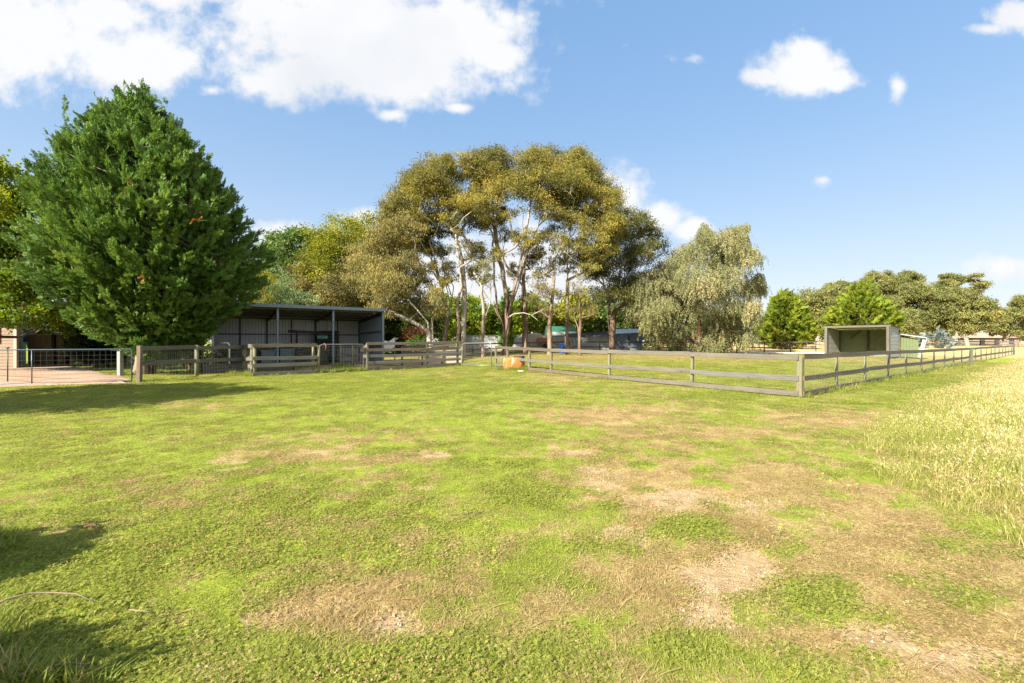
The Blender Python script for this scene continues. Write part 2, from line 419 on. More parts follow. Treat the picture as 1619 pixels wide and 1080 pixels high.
LUSH = [(1290,945,75,36,1.),(1260,1055,190,36,.9),(1080,838,70,22,.9),(1000,1000,90,46,.45),(1090,1040,60,40,.8),(1240,870,40,14,.7),(1400,970,30,18,.8),(1500,960,70,22,.6),
        (80,900,160,60,.8),(120,1030,220,70,.9),(600,615,260,16,.6),(700,1050,240,40,.4),(840,780,90,26,.5),(450,800,120,20,.5),(1130,745,50,6,.5),(1020,735,30,8,.6),
        (1340,612,90,10,.6),(1420,600,80,10,.5),(1250,640,160,14,.35),(1150,625,120,8,.5),(1480,620,60,16,.4),(1390,745,90,16,.5),(860,735,60,10,.6),(960,800,24,6,.8),(300,850,120,40,.5),(920,925,60,30,.4)]
def blobs(L, px, py, wob):
    o = np.zeros_like(px)
    for (cx, cy_, a, b, s) in L:
        d = np.hypot((px - cx) / a, (py - cy_) / b) + wob
        o = np.maximum(o, s * (1 - sstep(.45, 1.25, d)))
    return o
def side(x, y):                      # >0 outside the long side fence
    return ((x - 8.28) - 1.25 * (y - 13.07)) / 1.6
def front(x, y):                     # >0 inside the paddock, past the front rails
    return ((x - 8.28) * 14.33 + (y - 13.07) * 9.48) / 17.18
def edge_x(y): return np.interp(y, [0, 3.2, 3.6, 5.5, 7.67, 11.5, 19, 35, 75, 120], [4.4, 3.75, 3.8, 5.1, 6.3, 10.3, 19.2, 38.5, 91, 150])
def tall_mask(x, y):                 # rough uncut grass beyond the track
    edge = edge_x(y) + 1.1 * (fbm(y * .35, x * 0 + 2.2, 9, 3) - .5)
    m = sstep(-1.4, 1.9, x - edge + 1.8 * (fbm(x * .5, y * .5, 33, 2) - .5) + 1.5 * (fbm(x * 1.3, y * 1.3, 31, 3) - .5))
    return m * sstep(1.4, 3., side(x, y) + .5)
def fields(x, y):
    x = np.asarray(x, float); y = np.asarray(y, float)
    px, py = to_px(x, y)
    wob = 1.3 * (fbm(x * 1.1, y * 1.1, 3, 4) - .5) + .9 * (fbm(x * 4.5, y * 4.5, 8, 3) - .5)
    ok = (y > 1.2)
    n1 = fbm(x * .45, y * .45, 21, 4); n2 = fbm(x * 2.3, y * 2.3, 23, 4)
    n3 = fbm(x * 6.5, y * 6.5, 27, 3)
    dry = .12 + .12 * sstep(11, 5, np.hypot(x, y)) + .45 * (n1 - .5) + .62 * (n2 - .5) + 1.25 * (n3 - .5) + .19 * sstep(-1, 5, x) + blobs(DRY, px, py, wob * 1.35) * .70 * ok
    lush = blobs(LUSH, px, py, wob) * ok
    dry = dry - .75 * lush
    bare = blobs([(a_, b_, c_ * 1.3, d_ * 1.3, min(1, e_ * 1.15)) for a_, b_, c_, d_, e_ in BARE], px, py, wob * 1.1) * ok
    bare = np.maximum(bare, .42 * sstep(.72, .95, dry) * sstep(.5, .68, n2))
    bare = bare * (1 - .8 * lush)
    pad = sstep(0, .6, front(x, y)) * sstep(0, .4, -side(x, y)) * sstep(-12, -9, x - y * .0)
    dry = dry * (1 - pad) + pad * np.clip(.24 + .5 * (n1 - .5) + .3 * sstep(27, 36, y) + .3 * (n2 - .5), 0, .8)
    bare = bare * (1 - pad)
    # yards by the shed: trodden earth
    yard = sstep(20.5, 23, y) * sstep(-3.3, -5., x) * sstep(-13.2, -12.2, x) * sstep(.2, 1.0, y - 31.2 - .62 * (x + 6) + 5.6) * sstep(44, 40, y)
    yard = yard * sstep(.3, .55, fbm(x * .7, y * .7, 41, 3) + .22)
    bare = np.maximum(bare, yard * .9); dry = np.maximum(dry, yard * .8)
    straw = sstep(0, 3, y - 47 + .06 * x) * sstep(12, 22, x + .15 * (y - 40))            # dry hay paddocks beyond
    straw = np.maximum(straw, sstep(0, 2, x - y * 1.25 - 1) * sstep(30, 60, y))
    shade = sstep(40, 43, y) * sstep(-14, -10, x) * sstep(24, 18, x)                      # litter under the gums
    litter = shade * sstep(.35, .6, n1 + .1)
    tm = tall_mask(x, y)
    dry = np.clip(np.maximum(np.maximum(dry, straw), .65 * tm), 0, 1)
    return dry, np.clip(bare, 0, 1), np.clip(lush, 0, 1), straw, litter, tm

# ------------------------------------------------------------------ ground
def m_ground():
    t = NT('turf_ground'); geo = t.n('ShaderNodeNewGeometry').outputs['Position']
    dry, bare, straw, lit = t.attr('dry'), t.attr('bare'), t.attr('straw'), t.attr('litter')
    f = t.noise(geo, 38., 6, .7); f2 = t.noise(geo, 9., 6, .65); f3 = t.noise(geo, 1.3, 4)
    g = t.ramp(f2, [(.3, (.125, .165, .018)), (.5, (.19, .235, .025)), (.7, (.26, .29, .036))])
    d = t.ramp(f, [(.3, (.20, .14, .058)), (.5, (.32, .235, .105)), (.7, (.42, .325, .155))])
    b = t.ramp(f2, [(.3, (.225, .155, .08)), (.55, (.325, .235, .125)), (.72, (.39, .295, .17))])
    s = t.ramp(f2, [(.3, (.36, .25, .09)), (.6, (.50, .36, .15))])
    k = t.math('ADD', dry, t.math('MULTIPLY', t.math('SUBTRACT', f2, .5), .9))
    k = t.math('ADD', k, t.math('MULTIPLY', t.math('SUBTRACT', f, .5), .8))
    c = t.mix(t.ramp(k, [(.28, (0, 0, 0)), (.62, (1, 1, 1))]), g, d)
    kb = t.math('ADD', bare, t.math('MULTIPLY', t.math('SUBTRACT', f2, .5), .7))
    c = t.mix(t.ramp(kb, [(.40, (0, 0, 0)), (.58, (1, 1, 1))]), c, b)
    c = t.mix(straw, c, s)
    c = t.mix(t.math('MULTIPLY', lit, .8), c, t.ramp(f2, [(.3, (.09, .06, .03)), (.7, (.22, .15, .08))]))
    c = t.mix(t.math('MULTIPLY', f3, .35), c, (.10, .13, .02), 'MIX') if False else c
    return t.done(t.bsdf(c, .95, .1, bump=f, bstr=.8, bdist=.03))
ang = np.concatenate([np.arange(-72, 72, .3), np.arange(72, 288, 4.)])
ang = np.radians(ang); rad = np.concatenate([[0.], .7 * (3200 / .7) ** (np.arange(330) / 329.)])
A_, R_ = np.meshgrid(ang, rad, indexing='xy')
gx = (np.sin(A_) * R_).ravel(); gy = (np.cos(A_) * R_).ravel()
dry, bare, lush, straw, litter, tm = fields(gx, gy)
gz = gh(gx, gy) - .015 * bare + .012 * (fbm(gx * 3, gy * 3, 77, 3) - .5)
na = len(ang); nr = len(rad)
i0 = (np.arange(nr - 1)[:, None] * na + np.arange(na)[None, :]); j1 = (np.arange(na) + 1) % na
q = np.stack([i0, i0 + na, (np.arange(nr - 1)[:, None] + 1) * na + j1[None, :], np.arange(nr - 1)[:, None] * na + j1[None, :]], -1).reshape(-1, 4)
ground = mesh_np('ground', np.stack([gx, gy, gz], 1), [q[:, ::-1]], m_ground(), smooth=True,
                 attrs={'dry': ('POINT', dry), 'bare': ('POINT', bare), 'straw': ('POINT', straw), 'litter': ('POINT', litter)})
tag(ground, 'mown paddock ground with green, straw coloured and bare sandy patches', 'ground', kind='structure')

# gravel drive behind the metal gate
def m_gravel():
    t = NT('gravel'); geo = t.n('ShaderNodeNewGeometry').outputs['Position']
    v = t.n('ShaderNodeTexVoronoi', Scale=26.); t.l(geo, v.inputs['Vector'])
    n = t.noise(geo, .6, 4); f = t.noise(geo, 14, 5, .7)
    c = t.ramp(n, [(.38, (.27, .14, .08)), (.5, (.28, .18, .115)), (.64, (.29, .235, .185))])
    c = t.mix(t.math('MULTIPLY', f, .45), c, (.34, .275, .21))
    return t.done(t.bsdf(c, .95, .15, bump=v.outputs[0], bstr=.7, bdist=.02))
edge = [(-14.55,17.2),(-14.9,17.7),(-15.9,18.9),(-17.6,20.6),(-19.6,22.0),(-22.2,24.2),(-26.0,27.6),(-30.5,30.0),(-37,31.2),(-46,28),(-46,16.5),(-36,15.0),(-24,14.9),(-18.7,15.2),(-17.3,16.0),(-16.1,16.7)]
V = []; 
ep = np.array(edge)
dense = np.concatenate([np.linspace(ep[i], ep[(i + 1) % len(ep)], 9)[:-1] for i in range(len(ep))])
dense += rng.normal(0, .05, dense.shape)
cen = np.array([-27., 22.])
rings = [1., .97, .8, .5, .2]
for s in rings:
    for p in dense:
        q2 = cen + (p - cen) * s; V.append((q2[0], q2[1], g1(q2[0], q2[1]) + (.012 if s == 1. else .045 + .012 * rng.random())))
V.append((cen[0], cen[1], g1(*cen) + .045)); m = len(dense)
fq = [(r * m + k, r * m + (k + 1) % m, (r + 1) * m + (k + 1) % m, (r + 1) * m + k) for r in range(len(rings) - 1) for k in range(m)]
ft = [((len(rings) - 1) * m + k, (len(rings) - 1) * m + (k + 1) % m, len(V) - 1) for k in range(m)]
drive = mesh_np('driveway', V, [np.array(fq)[:, ::-1] if False else np.array(fq), np.array(ft)], m_gravel(), smooth=True)
tag(drive, 'orange and grey gravel driveway behind the long metal gate', 'driveway', kind='structure')
# pale sand track beyond the rails, by the tin shelter
def m_sand():
    t = NT('sand'); geo = t.n('ShaderNodeNewGeometry').outputs['Position']; n = t.noise(geo, 3, 5)
    return t.done(t.bsdf(t.ramp(n, [(.3, (.50, .42, .32)), (.7, (.68, .60, .48))]), .95, .1))
P0 = [(wx(1175, 44), 44), (wx(1310, 44), 44.), (wx(1420, 45), 45.), (wx(1420, 47), 47.5), (wx(1300, 47), 47.5), (wx(1180, 46), 46)]
mb = MB(); mb.add([(x, y, g1(x, y) + .06) for x, y in P0], [tuple(range(6))])
tag(mb.build('sand_track', m_sand()), 'strip of pale sand beside the tin shelter', 'path', kind='structure')

# ------------------------------------------------------------------ grasses (scattered tufts)
def blade_kit(n, R, h0, h1, w, bend, seed, flat=0., tipcol=None):
    r = np.random.default_rng(seed)
    V = []; Q = []; T = []; tint = []; hg = []; kind = []
    for i in range(n):
        a = r.random() * 2 * math.pi; d = R * math.sqrt(r.random())
        p = np.array([d * math.cos(a), d * math.sin(a), 0]); az = r.random() * 2 * math.pi
        dr = np.array([math.cos(az), math.sin(az), 0]); sd = np.array([-dr[1], dr[0], 0]) * w * (.7 + .6 * r.random())
        h = h0 + (h1 - h0) * r.random(); b = h * bend * (.3 + r.random()); up = h * (1 - flat)
        k = len(V); m = p + dr * b * .35 + (0, 0, up * .55); e = p + dr * b + (0, 0, up)
        V += [p - sd, p + sd, m + sd * .8, m - sd * .8, e]
        Q.append((k, k + 1, k + 2, k + 3)); T.append((k + 3, k + 2, k + 4))
        tt = r.random(); tint += [tt] * 5; hg += [0, 0, .55, .55, 1.]; kind += [0.] * 5
    return V, Q, T, tint, hg, kind
def clover_kit(n, R, h0, h1, s, seed, flowers=0):
    r = np.random.default_rng(seed)
    V = []; Q = []; T = []; tint = []; hg = []; kind = []
    for i in range(n):
        a = r.random() * 2 * math.pi; d = R * math.sqrt(r.random()); z = h0 + (h1 - h0) * r.random()
        c = np.array([d * math.cos(a), d * math.sin(a), z]); tt = r.random(); az = r.random() * 6.28
        tl = r.normal(0, .35, 2)
        for j in range(3):
            t = az + j * 2.094; dr = np.array([math.cos(t), math.sin(t), 0]); sd = np.array([-dr[1], dr[0], 0]); k = len(V)
            L = s * (.8 + .4 * r.random())
            pts = [c, c + dr * L * .55 + sd * L * .45, c + dr * L * 1.05, c + dr * L * .55 - sd * L * .45]
            for q_ in pts: q_[2] += (q_[0] - c[0]) * tl[0] + (q_[1] - c[1]) * tl[1]
            V += pts; Q.append((k, k + 1, k + 2, k + 3)); tint += [tt] * 4; hg += [.4, 1, 1, 1]; kind += [0.] * 4
    for i in range(flowers):
        a = r.random() * 6.28; d = R * math.sqrt(r.random()); c = np.array([d * math.cos(a), d * math.sin(a), h1 * (1 + .5 * r.random())]); rr = s * (.45 + .3 * r.random())
        k = len(V); V += [c + np.array(o) * rr for o in ((1,0,0),(0,1,0),(-1,0,0),(0,-1,0),(0,0,1.1),(0,0,-.9))]
        T += [(k+i_, k+(i_+1) % 4, k+4) for i_ in range(4)] + [(k+(i_+1) % 4, k+i_, k+5) for i_ in range(4)]
        tint += [r.random()] * 6; hg += [1.] * 6; kind += [1.] * 6
    return V, Q, T, tint, hg, kind
def stalk_kit(n, R, h0, h1, seed, heads=.8):
    r = np.random.default_rng(seed)
    V = []; Q = []; T = []; tint = []; hg = []; kind = []
    for i in range(n):
        a = r.random() * 6.28; d = R * math.sqrt(r.random()); p = np.array([d * math.cos(a), d * math.sin(a), 0]); az = r.random() * 6.28
        dr = np.array([math.cos(az), math.sin(az), 0]); sd0 = np.array([-dr[1], dr[0], 0]); sd = sd0 * .0011 * (1 + r.random())
        h = h0 + (h1 - h0) * r.random(); b = h * (.05 + .32 * r.random()); tt = r.random()
        k = len(V); m = p + dr * b * .3 + (0, 0, h * .55); e = p + dr * b + (0, 0, h)
        V += [p - sd * 1.6, p + sd * 1.6, m + sd, m - sd, e]
        Q.append((k, k + 1, k + 2, k + 3)); T.append((k + 3, k + 2, k + 4)); tint += [tt] * 5; hg += [0, 0, .55, .55, 1.]; kind += [0.] * 5
        if r.random() < heads:
            L = .03 + .035 * r.random(); ax = unit(dr * .5 + np.array([0, 0, 1.])); 
            for s_ in (sd0, dr):
                k = len(V); w = L * .10
                V += [e - ax * L * .15, e + ax * L * .4 + s_ * w, e + ax * L, e + ax * L * .4 - s_ * w]
                Q.append((k, k + 1, k + 2, k + 3)); tint += [tt] * 4; hg += [1.] * 4; kind += [2.] * 4
    return V, Q, T, tint, hg, kind

def m_grass(name, green, dryc, head=(.62, .52, .32), flower=(.34, .20, .13), transl=.5, hgrad=0.):
    t = NT(name)
    tint, hg, kd = t.attr('tint'), t.attr('hgt'), t.attr('part'); dv = t.attr('dryness', 'INSTANCER'); iv = t.attr('itint', 'INSTANCER')
    f = t.math('ADD', t.math('MULTIPLY', tint, .6), t.math('MULTIPLY', iv, .4))
    g = t.ramp(f, green); d = t.ramp(f, dryc)
    k = t.math('ADD', dv, t.math('MULTIPLY', t.math('SUBTRACT', tint, .5), .75))
    if hgrad: k = t.math('ADD', k, t.math('MULTIPLY', t.math('SUBTRACT', hg, .5), hgrad))
    c = t.mix(t.ramp(k, [(.36, (0, 0, 0)), (.6, (1, 1, 1))]), g, d)
    c = t.mix(t.math('COMPARE', kd, 1., .1), c, t.mix(tint, flower, tuple(min(1, x * 1.7) for x in flower)))
    c = t.mix(t.math('COMPARE', kd, 2., .1), c, t.mix(tint, head, tuple(min(1, x * 1.35) for x in head)))
    p = t.bsdf(c, .6, .25); tr = t.n('ShaderNodeBsdfTranslucent')
    hv = t.n('ShaderNodeHueSaturation', Saturation=1.05, Value=1.25); t.l(c, hv.inputs['Color']); t.l(hv.outputs[0], tr.inputs['Color'])
    mx = t.n('ShaderNodeMixShader'); mx.inputs[0].default_value = transl; t.l(p, mx.inputs[1]); t.l(tr.outputs[0], mx.inputs[2])
    return t.done(mx.outputs[0])

def scatter(name, kits, mat, P, idx, scl, dryv, tint, label, cat):
    kitc = bpy.data.collections.new(name + '_kit')
    for i, (Vk, Qk, Tk, tk, hk, kk) in enumerate(kits):
        me = bpy.data.meshes.new('tuft')
        fs = [list(f) for f in Qk] + [list(f) for f in Tk]
        me.from_pydata([tuple(v) for v in Vk], [], fs)
        for nm, ar in (('tint', tk), ('hgt', hk), ('part', kk)):
            a = me.attributes.new(nm, 'FLOAT', 'POINT'); a.data.foreach_set('value', np.array(ar, np.float32))
        me.materials.append(mat)
        ko = bpy.data.objects.new('%s_%02d' % (name, i), me); kitc.objects.link(ko)
    me = bpy.data.meshes.new(name); n = len(P)
    me.vertices.add(n); me.vertices.foreach_set('co', np.asarray(P, np.float32).ravel())
    rz = rng.random(n) * 6.283
    for nm, ar in (('rotz', rz), ('dryness', dryv), ('itint', tint)):
        a = me.attributes.new(nm, 'FLOAT', 'POINT'); a.data.foreach_set('value', np.asarray(ar, np.float32))
    a = me.attributes.new('pick', 'INT', 'POINT'); a.data.foreach_set('value', np.asarray(idx, np.int32))
    a = me.attributes.new('scl', 'FLOAT_VECTOR', 'POINT'); a.data.foreach_set('vector', np.asarray(scl, np.float32).ravel())
    o = bpy.data.objects.new(name, me); COL.objects.link(o); tag(o, label, cat, kind='stuff')
    ng = bpy.data.node_groups.new(name, 'GeometryNodeTree')
    ng.interface.new_socket('Geometry', in_out='INPUT', socket_type='NodeSocketGeometry')
    ng.interface.new_socket('Geometry', in_out='OUTPUT', socket_type='NodeSocketGeometry')
    N = ng.nodes; Lk = ng.links
    gi = N.new('NodeGroupInput'); go = N.new('NodeGroupOutput'); ip = N.new('GeometryNodeInstanceOnPoints')
    ci = N.new('GeometryNodeCollectionInfo'); ci.inputs[0].default_value = kitc; ci.inputs[1].default_value = True; ci.inputs[2].default_value = True
    def na_(nm, ty):
        x = N.new('GeometryNodeInputNamedAttribute'); x.data_type = ty; x.inputs[0].default_value = nm
        return next(s for s in x.outputs if s.enabled and s.name == 'Attribute')
    cx = N.new('ShaderNodeCombineXYZ'); Lk.new(na_('rotz', 'FLOAT'), cx.inputs[2])
    er = N.new('FunctionNodeEulerToRotation'); Lk.new(cx.outputs[0], er.inputs[0])
    Lk.new(gi.outputs[0], ip.inputs['Points']); Lk.new(ci.outputs[0], ip.inputs['Instance'])
    ip.inputs['Pick Instance'].default_value = True
    Lk.new(na_('pick', 'INT'), ip.inputs['Instance Index']); Lk.new(er.outputs[0], ip.inputs['Rotation']); Lk.new(na_('scl', 'FLOAT_VECTOR'), ip.inputs['Scale'])
    Lk.new(ip.outputs[0], go.inputs[0])
    md = o.modifiers.new('scatter', 'NODES'); md.node_group = ng
    return o

DRIVE_POLY = ep
def inside_poly(x, y, P):
    c = np.zeros(len(x), bool); n = len(P)
    for i in range(n):
        (x1, y1), (x2, y2) = P[i], P[(i + 1) % n]
        k = ((y1 > y) != (y2 > y)) & (x < (x2 - x1) * (y - y1) / (y2 - y1 + 1e-12) + x1); c ^= k
    return c
def polar(n, r0, r1, amax, p=1.):
    r = r0 + (r1 - r0) * rng.random(n) ** p; a = np.radians(amax) * (2 * rng.random(n) - 1)
    return np.sin(a) * r, np.cos(a) * r

GREEN = [(0., (.175, .205, .036)), (.45, (.24, .265, .048)), (1., (.345, .345, .07))]
DRYC = [(0., (.23, .16, .065)), (.5, (.39, .295, .13)), (1., (.53, .43, .22))]
# the mown sward
x, y = polar(int(125000 * DENS), 1.1, 52, 58)
dr, br, lu, st, li, tm = fields(x, y)
keep = (rng.random(len(x)) > br * 1.02) & (rng.random(len(x)) > tm * .9) & ~inside_poly(x, y, DRIVE_POLY) & (rng.random(len(x)) > .55 * sstep(.6, 1., dr)) & (st < .5)
x, y, dr, lu, br = x[keep], y[keep], dr[keep], lu[keep], br[keep]
r = np.hypot(x, y)
kits = [blade_kit(48, .09, .010, .028, .0022, 1.3, 100 + i, .15) for i in range(4)] + [blade_kit(56, .10, .007, .022, .0024, 1.5, 110 + i, .3) for i in range(3)] + \
       [clover_kit(44, .09, .008, .026, .0085, 120 + i) for i in range(3)] + [clover_kit(30, .09, .008, .026, .0085, 130 + i, 3) for i in range(3)]
fl = blobs([(480,850,260,90,1.),(250,800,140,60,.7),(120,700,140,60,.6),(640,1060,200,30,.8),(700,860,160,60,.5),(330,690,160,30,.4)], *to_px(x, y), .6 * (fbm(x * 2, y * 2, 55, 3) - .5))
u = rng.random(len(x)); clov = fbm(x * 1.7, y * 1.7, 61, 3) + .25 * (lu - .3) + .12 * fl
idx = np.where(u < .5, rng.integers(0, 4, len(x)), rng.integers(4, 7, len(x)))
idx = np.where((clov > .50) & (u > .35), rng.integers(7, 10, len(x)), idx)
idx = np.where((fl > .2) & (rng.random(len(x)) < .6 * fl), rng.integers(10, 13, len(x)), idx)
ws = (.85 + .5 * rng.random(len(x))) * (1 + sstep(4, 30, r) * 1.6)
zs = (.7 + .6 * rng.random(len(x))) * (.85 + .3 * lu) * (1 + .5 * sstep(4, 30, r)) * (1 - .35 * dr)
scatter('lawn_grass', kits, m_grass('lawn_blades', GREEN, DRYC), np.stack([x, y, gh(x, y) - .004], 1), idx, np.stack([ws, ws, zs], 1),
        np.clip(dr * .95 + .02, 0, 1), rng.random(len(x)), 'short mown paddock grass and clover with small pinkish flower heads', 'grass')
# flat straw litter on the worn patches
x, y = polar(int(36000 * DENS), 1.1, 22, 58)
dr, br, lu, st, li, tm = fields(x, y)
keep = (rng.random(len(x)) < np.clip(dr * 1.3 - .25, .04, 1)) & (rng.random(len(x)) > br * 1.6)
x, y = x[keep], y[keep]; n = len(x); ws = .8 + .7 * rng.random(n)
scatter('straw_litter', [blade_kit(24, .10, .03, .075, .0018, 1.5, 200 + i, .72) for i in range(4)], m_grass('straw_blades', DRYC, DRYC),
        np.stack([x, y, gh(x, y)], 1), rng.integers(0, 4, n), np.stack([ws, ws, ws * .9], 1), np.full(n, .9), rng.random(n),
        'flattened straw coloured dead grass on the worn patches', 'dry grass')
# crumbs of soil, pebbles and dry dung on the bare patches
def crumb_kit(seed):
    r = np.random.default_rng(seed); V = []; T = []; tint = []
    for i in range(9):
        a = r.random() * 6.28; d = .09 * math.sqrt(r.random()); c = np.array([d * math.cos(a), d * math.sin(a), .002]); s_ = .002 + .006 * r.random() ** 2; k = len(V)
        V += [c + np.array(o) * s_ * (.7 + .6 * r.random()) for o in ((1,0,0),(.2,1,0),(-1,.2,0),(0,-1,.1),(.1,.1,.9))]
        T += [(k, k+1, k+4), (k+1, k+2, k+4), (k+2, k+3, k+4), (k+3, k, k+4)]; tint += [r.random()] * 5
    n_ = len(V); return V, [], T, tint, [0.] * n_, [0.] * n_
x, y = polar(int(30000 * DENS), 1.1, 14, 58)
dr, br, lu, st, li, tm = fields(x, y); keep = rng.random(len(x)) < br * .6; x, y = x[keep], y[keep]; n = len(x); ws = .7 + 1.1 * rng.random(n) ** 2
scatter('soil_crumbs', [crumb_kit(250 + i) for i in range(4)], m_grass('crumb', [(0., (.12, .08, .045)), (.6, (.24, .165, .10)), (1., (.34, .26, .18))], [(0., (.09, .06, .035)), (.5, (.23, .16, .10)), (1., (.32, .25, .17))], transl=.0),
        np.stack([x, y, gh(x, y) - .012], 1), rng.integers(0, 4, n), np.stack([ws, ws, ws], 1), rng.random(n), rng.random(n), 'crumbs of soil and tiny pebbles on the bare sandy patches', 'soil crumbs')
# tall seeding grass beyond the track
x, y = polar(int(92000 * DENS), 2.0, 75, 75, .9)
tmk = tall_mask(x, y); keep = (tmk > rng.random(len(x)) * .8) & (tmk > .28); x, y = x[keep], y[keep]; n = len(x); r = np.hypot(x, y)
kits = [stalk_kit(70, .18, .20, .50, 300 + i, .30) for i in range(4)] + [blade_kit(95, .17, .10, .36, .0012, .8, 310 + i) for i in range(3)]
px_, py_ = to_px(x, y); grn = np.clip(.55 * (fbm(x * .8, y * .8, 91, 3) - .38) * 4, 0, 1)
u = rng.random(n); idx = np.where(u < .5, rng.integers(0, 4, n), rng.integers(4, 7, n))
ws = (.9 + .5 * rng.random(n)) * (1 + .9 * sstep(8, 40, r)); zs = (.7 + .45 * rng.random(n)) * (.72 + .28 * tall_mask(x, y)) * (1 + .05 * sstep(8, 40, r))
edge_d = x - edge_x(y); zs = zs * (.35 + .65 * sstep(-.8, 3.0, edge_d)) * (.75 + .5 * fbm(x * .9, y * .9, 95, 3))
scatter('tall_dry_grass', kits, m_grass('tall_blades', [(0., (.15, .19, .03)), (.5, (.26, .285, .05)), (1., (.36, .35, .09))], [(0., (.26, .19, .068)), (.5, (.385, .305, .115)), (1., (.50, .41, .185))], head=(.45, .37, .20), hgrad=.6, transl=.4),
        np.stack([x, y, gh(x, y)], 1), idx, np.stack([ws, ws, zs], 1), np.clip(.46 - .5 * grn + .14 * rng.normal(0, 1, n), 0, 1), rng.random(n),
        'tall uncut grass gone to straw with pale seed heads beside the mown track', 'tall grass')
# rank green grass by the near edge of the lawn, and weeds along the rails
gp = []
for (px, py, a, b, k) in [(-60,1040,60,50,46),(-30,862,40,14,40),(-80,900,60,40,30),(30,1082,80,14,40)]:
    d = F * CH / (py - 540)
    for _ in range(int(k * DENS)):
        qx = px + a * rng.normal() * .6; qy = max(py + b * rng.normal() * .6, 700); yy_ = F * CH / (qy - 540)
        if yy_ > .9: gp.append(((qx - 809.5) / F * yy_, yy_, .24 + .3 * rng.random()))
def along(p, q, k, s, off=.12):
    for _ in range(k):
        t = rng.random(); a = np.array(p) * (1 - t) + np.array(q) * t + rng.normal(0, off, 2); gp.append((a[0], a[1], s * (.6 + .8 * rng.random())))
along((-1.2, 27.4), (8.28, 13.07), 130, .42); along((8.28, 13.07), (38, 36.8), 420, .75, .2); along((-14.5, 17.7), (-14.2, 20.5), 60, .5)
along((-11.8, 20.9), (-9.8, 22.6), 60, .5); along((-9.7, 22.7), (-8.0, 25.), 110, .9, .2); along((-8, 25), (-3.3, 28.4), 110, .5); along((-.9, 24.6), (.9, 24.4), 60, .8, .15)
along((-13.6, 22.5), (-11.9, 20.9), 50, .8, .25); along((-9.5, 26), (-11, 29.5), 60, 1., .3); along((-16, 24), (-20, 22.5), 60, .6, .4)
gp = np.array(gp); n = len(gp)
scatter('rank_grass', [blade_kit(26, .11, .10, .27, .0042, .7, 400 + i) for i in range(4)], m_grass('rank_blades', [(0., (.10, .145, .02)), (.5, (.19, .24, .03)), (1., (.32, .33, .06))], DRYC),
        np.stack([gp[:, 0], gp[:, 1], gh(gp[:, 0], gp[:, 1])], 1), rng.integers(0, 4, n), np.stack([.6 + gp[:, 2] * .6, .6 + gp[:, 2] * .6, gp[:, 2]], 1),
        np.clip(rng.normal(.15, .12, n), 0, 1), rng.random(n), 'longer unmown green grass at the lawn edge and under the rails', 'long grass')
# ------------------------------------------------------------------ shared materials
WOOD = m_wood('weathered_rail', (.05, .042, .032), (.155, .134, .108))
WOODD = m_wood('dark_rail', (.038, .031, .025), (.115, .096, .076), stain=(.07, .075, .05))
POST = m_wood('treated_post', (.085, .077, .045), (.18, .162, .10), stain=(.16, .19, .09), stain_amt=.5)
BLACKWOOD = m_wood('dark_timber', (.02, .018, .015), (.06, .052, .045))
GALV = m_metal('galvanised_pipe', (.19, .20, .205), amt=.12, metal=.45, rough=.45)
BLUEPIPE = m_metal('blue_grey_pipe', (.055, .085, .11), amt=.12, metal=.35, rough=.45)
WIRE = m_metal('wire', (.22, .22, .21), amt=.25, metal=.4)
DWIRE = m_metal('dull_wire', (.10, .10, .10), amt=.35, metal=.3)
ZINC = m_metal('zinc_sheet', (.30, .32, .335), amt=.10, metal=.25, rough=.45, vary=.3)
ZINCB = m_metal('blue_grey_sheet', (.16, .20, .245), amt=.06, metal=.2, rough=.5)
STEEL = m_metal('dark_steel', (.045, .045, .048), amt=.1, metal=.2)
FASCIA = m_metal('fascia_steel', (.12, .16, .19), amt=.05, metal=.15)
RUST = m_metal('rusty_chain', (.22, .10, .05), amt=.5, metal=.2)
Z3 = np.array([0, 0, 1.])
def gp3(x, y, h=0.): return np.array([x, y, g1(x, y) + h])

WOODV = [WOOD, WOODD, m_wood('grey_rail', (.05, .047, .042), (.15, .14, .125), stain=(.10, .11, .075)), m_wood('brown_rail', (.055, .039, .027), (.16, .125, .09), stain=(.06, .05, .035))]
def wv(k): return WOODV[(k * 7 + k // 3) % 4]
def rail(mb, a, b, ztop, h=.15, t=.045, off=(0, 0), over=0., bow=.012, drop=(0, 0)):
    """board between two ground points, top edge ztop above ground"""
    d = np.array(b) - np.array(a); d = d / np.linalg.norm(d)
    p = gp3(a[0] + off[0] - d[0] * over, a[1] + off[1] - d[1] * over, ztop - h / 2 + drop[0])
    q = gp3(b[0] + off[0] + d[0] * over, b[1] + off[1] + d[1] * over, ztop - h / 2 + drop[1])
    mb.bar(p, q, t, h, bow=bow * (.3 + rng.random()), seg=4, jit=.004)
def post(mb, x, y, h, w=.10, d=None, lean=(0, 0), rzv=(1, 0), round_=False):
    if round_:
        mb.tube([gp3(x, y, -.12), gp3(x, y, h * .5) + (lean[0] * .5, lean[1] * .5, 0), gp3(x, y, h) + (*lean, 0)], [w / 2 * 1.06, w / 2, w / 2 * .96], 10)
    else:
        mb.bar(gp3(x, y, -.12), gp3(x, y, h) + (*lean, 0), w, d or w, up=(rzv[0], rzv[1], 0), seg=3, jit=.003)
def meshwire(mb, a, b, z0, z1, dx, dz, r=.0016, off=(0, 0), cross=False):
    a = np.array(a, float) + off; b = np.array(b, float) + off; L = np.linalg.norm(b - a); d = (b - a) / L
    t = dx / 2
    while t < L:
        p = a + d * t; mb.tube([gp3(*p, z0), gp3(*p, z1)], r, 3, cap=False); t += dx
    z = z0
    while z <= z1 + 1e-6:
        k = max(1, int(L / 3)); pts = [gp3(*(a + d * L * i / k), z) for i in range(k + 1)]; mb.tube(pts, r, 3, cap=False); z += dz

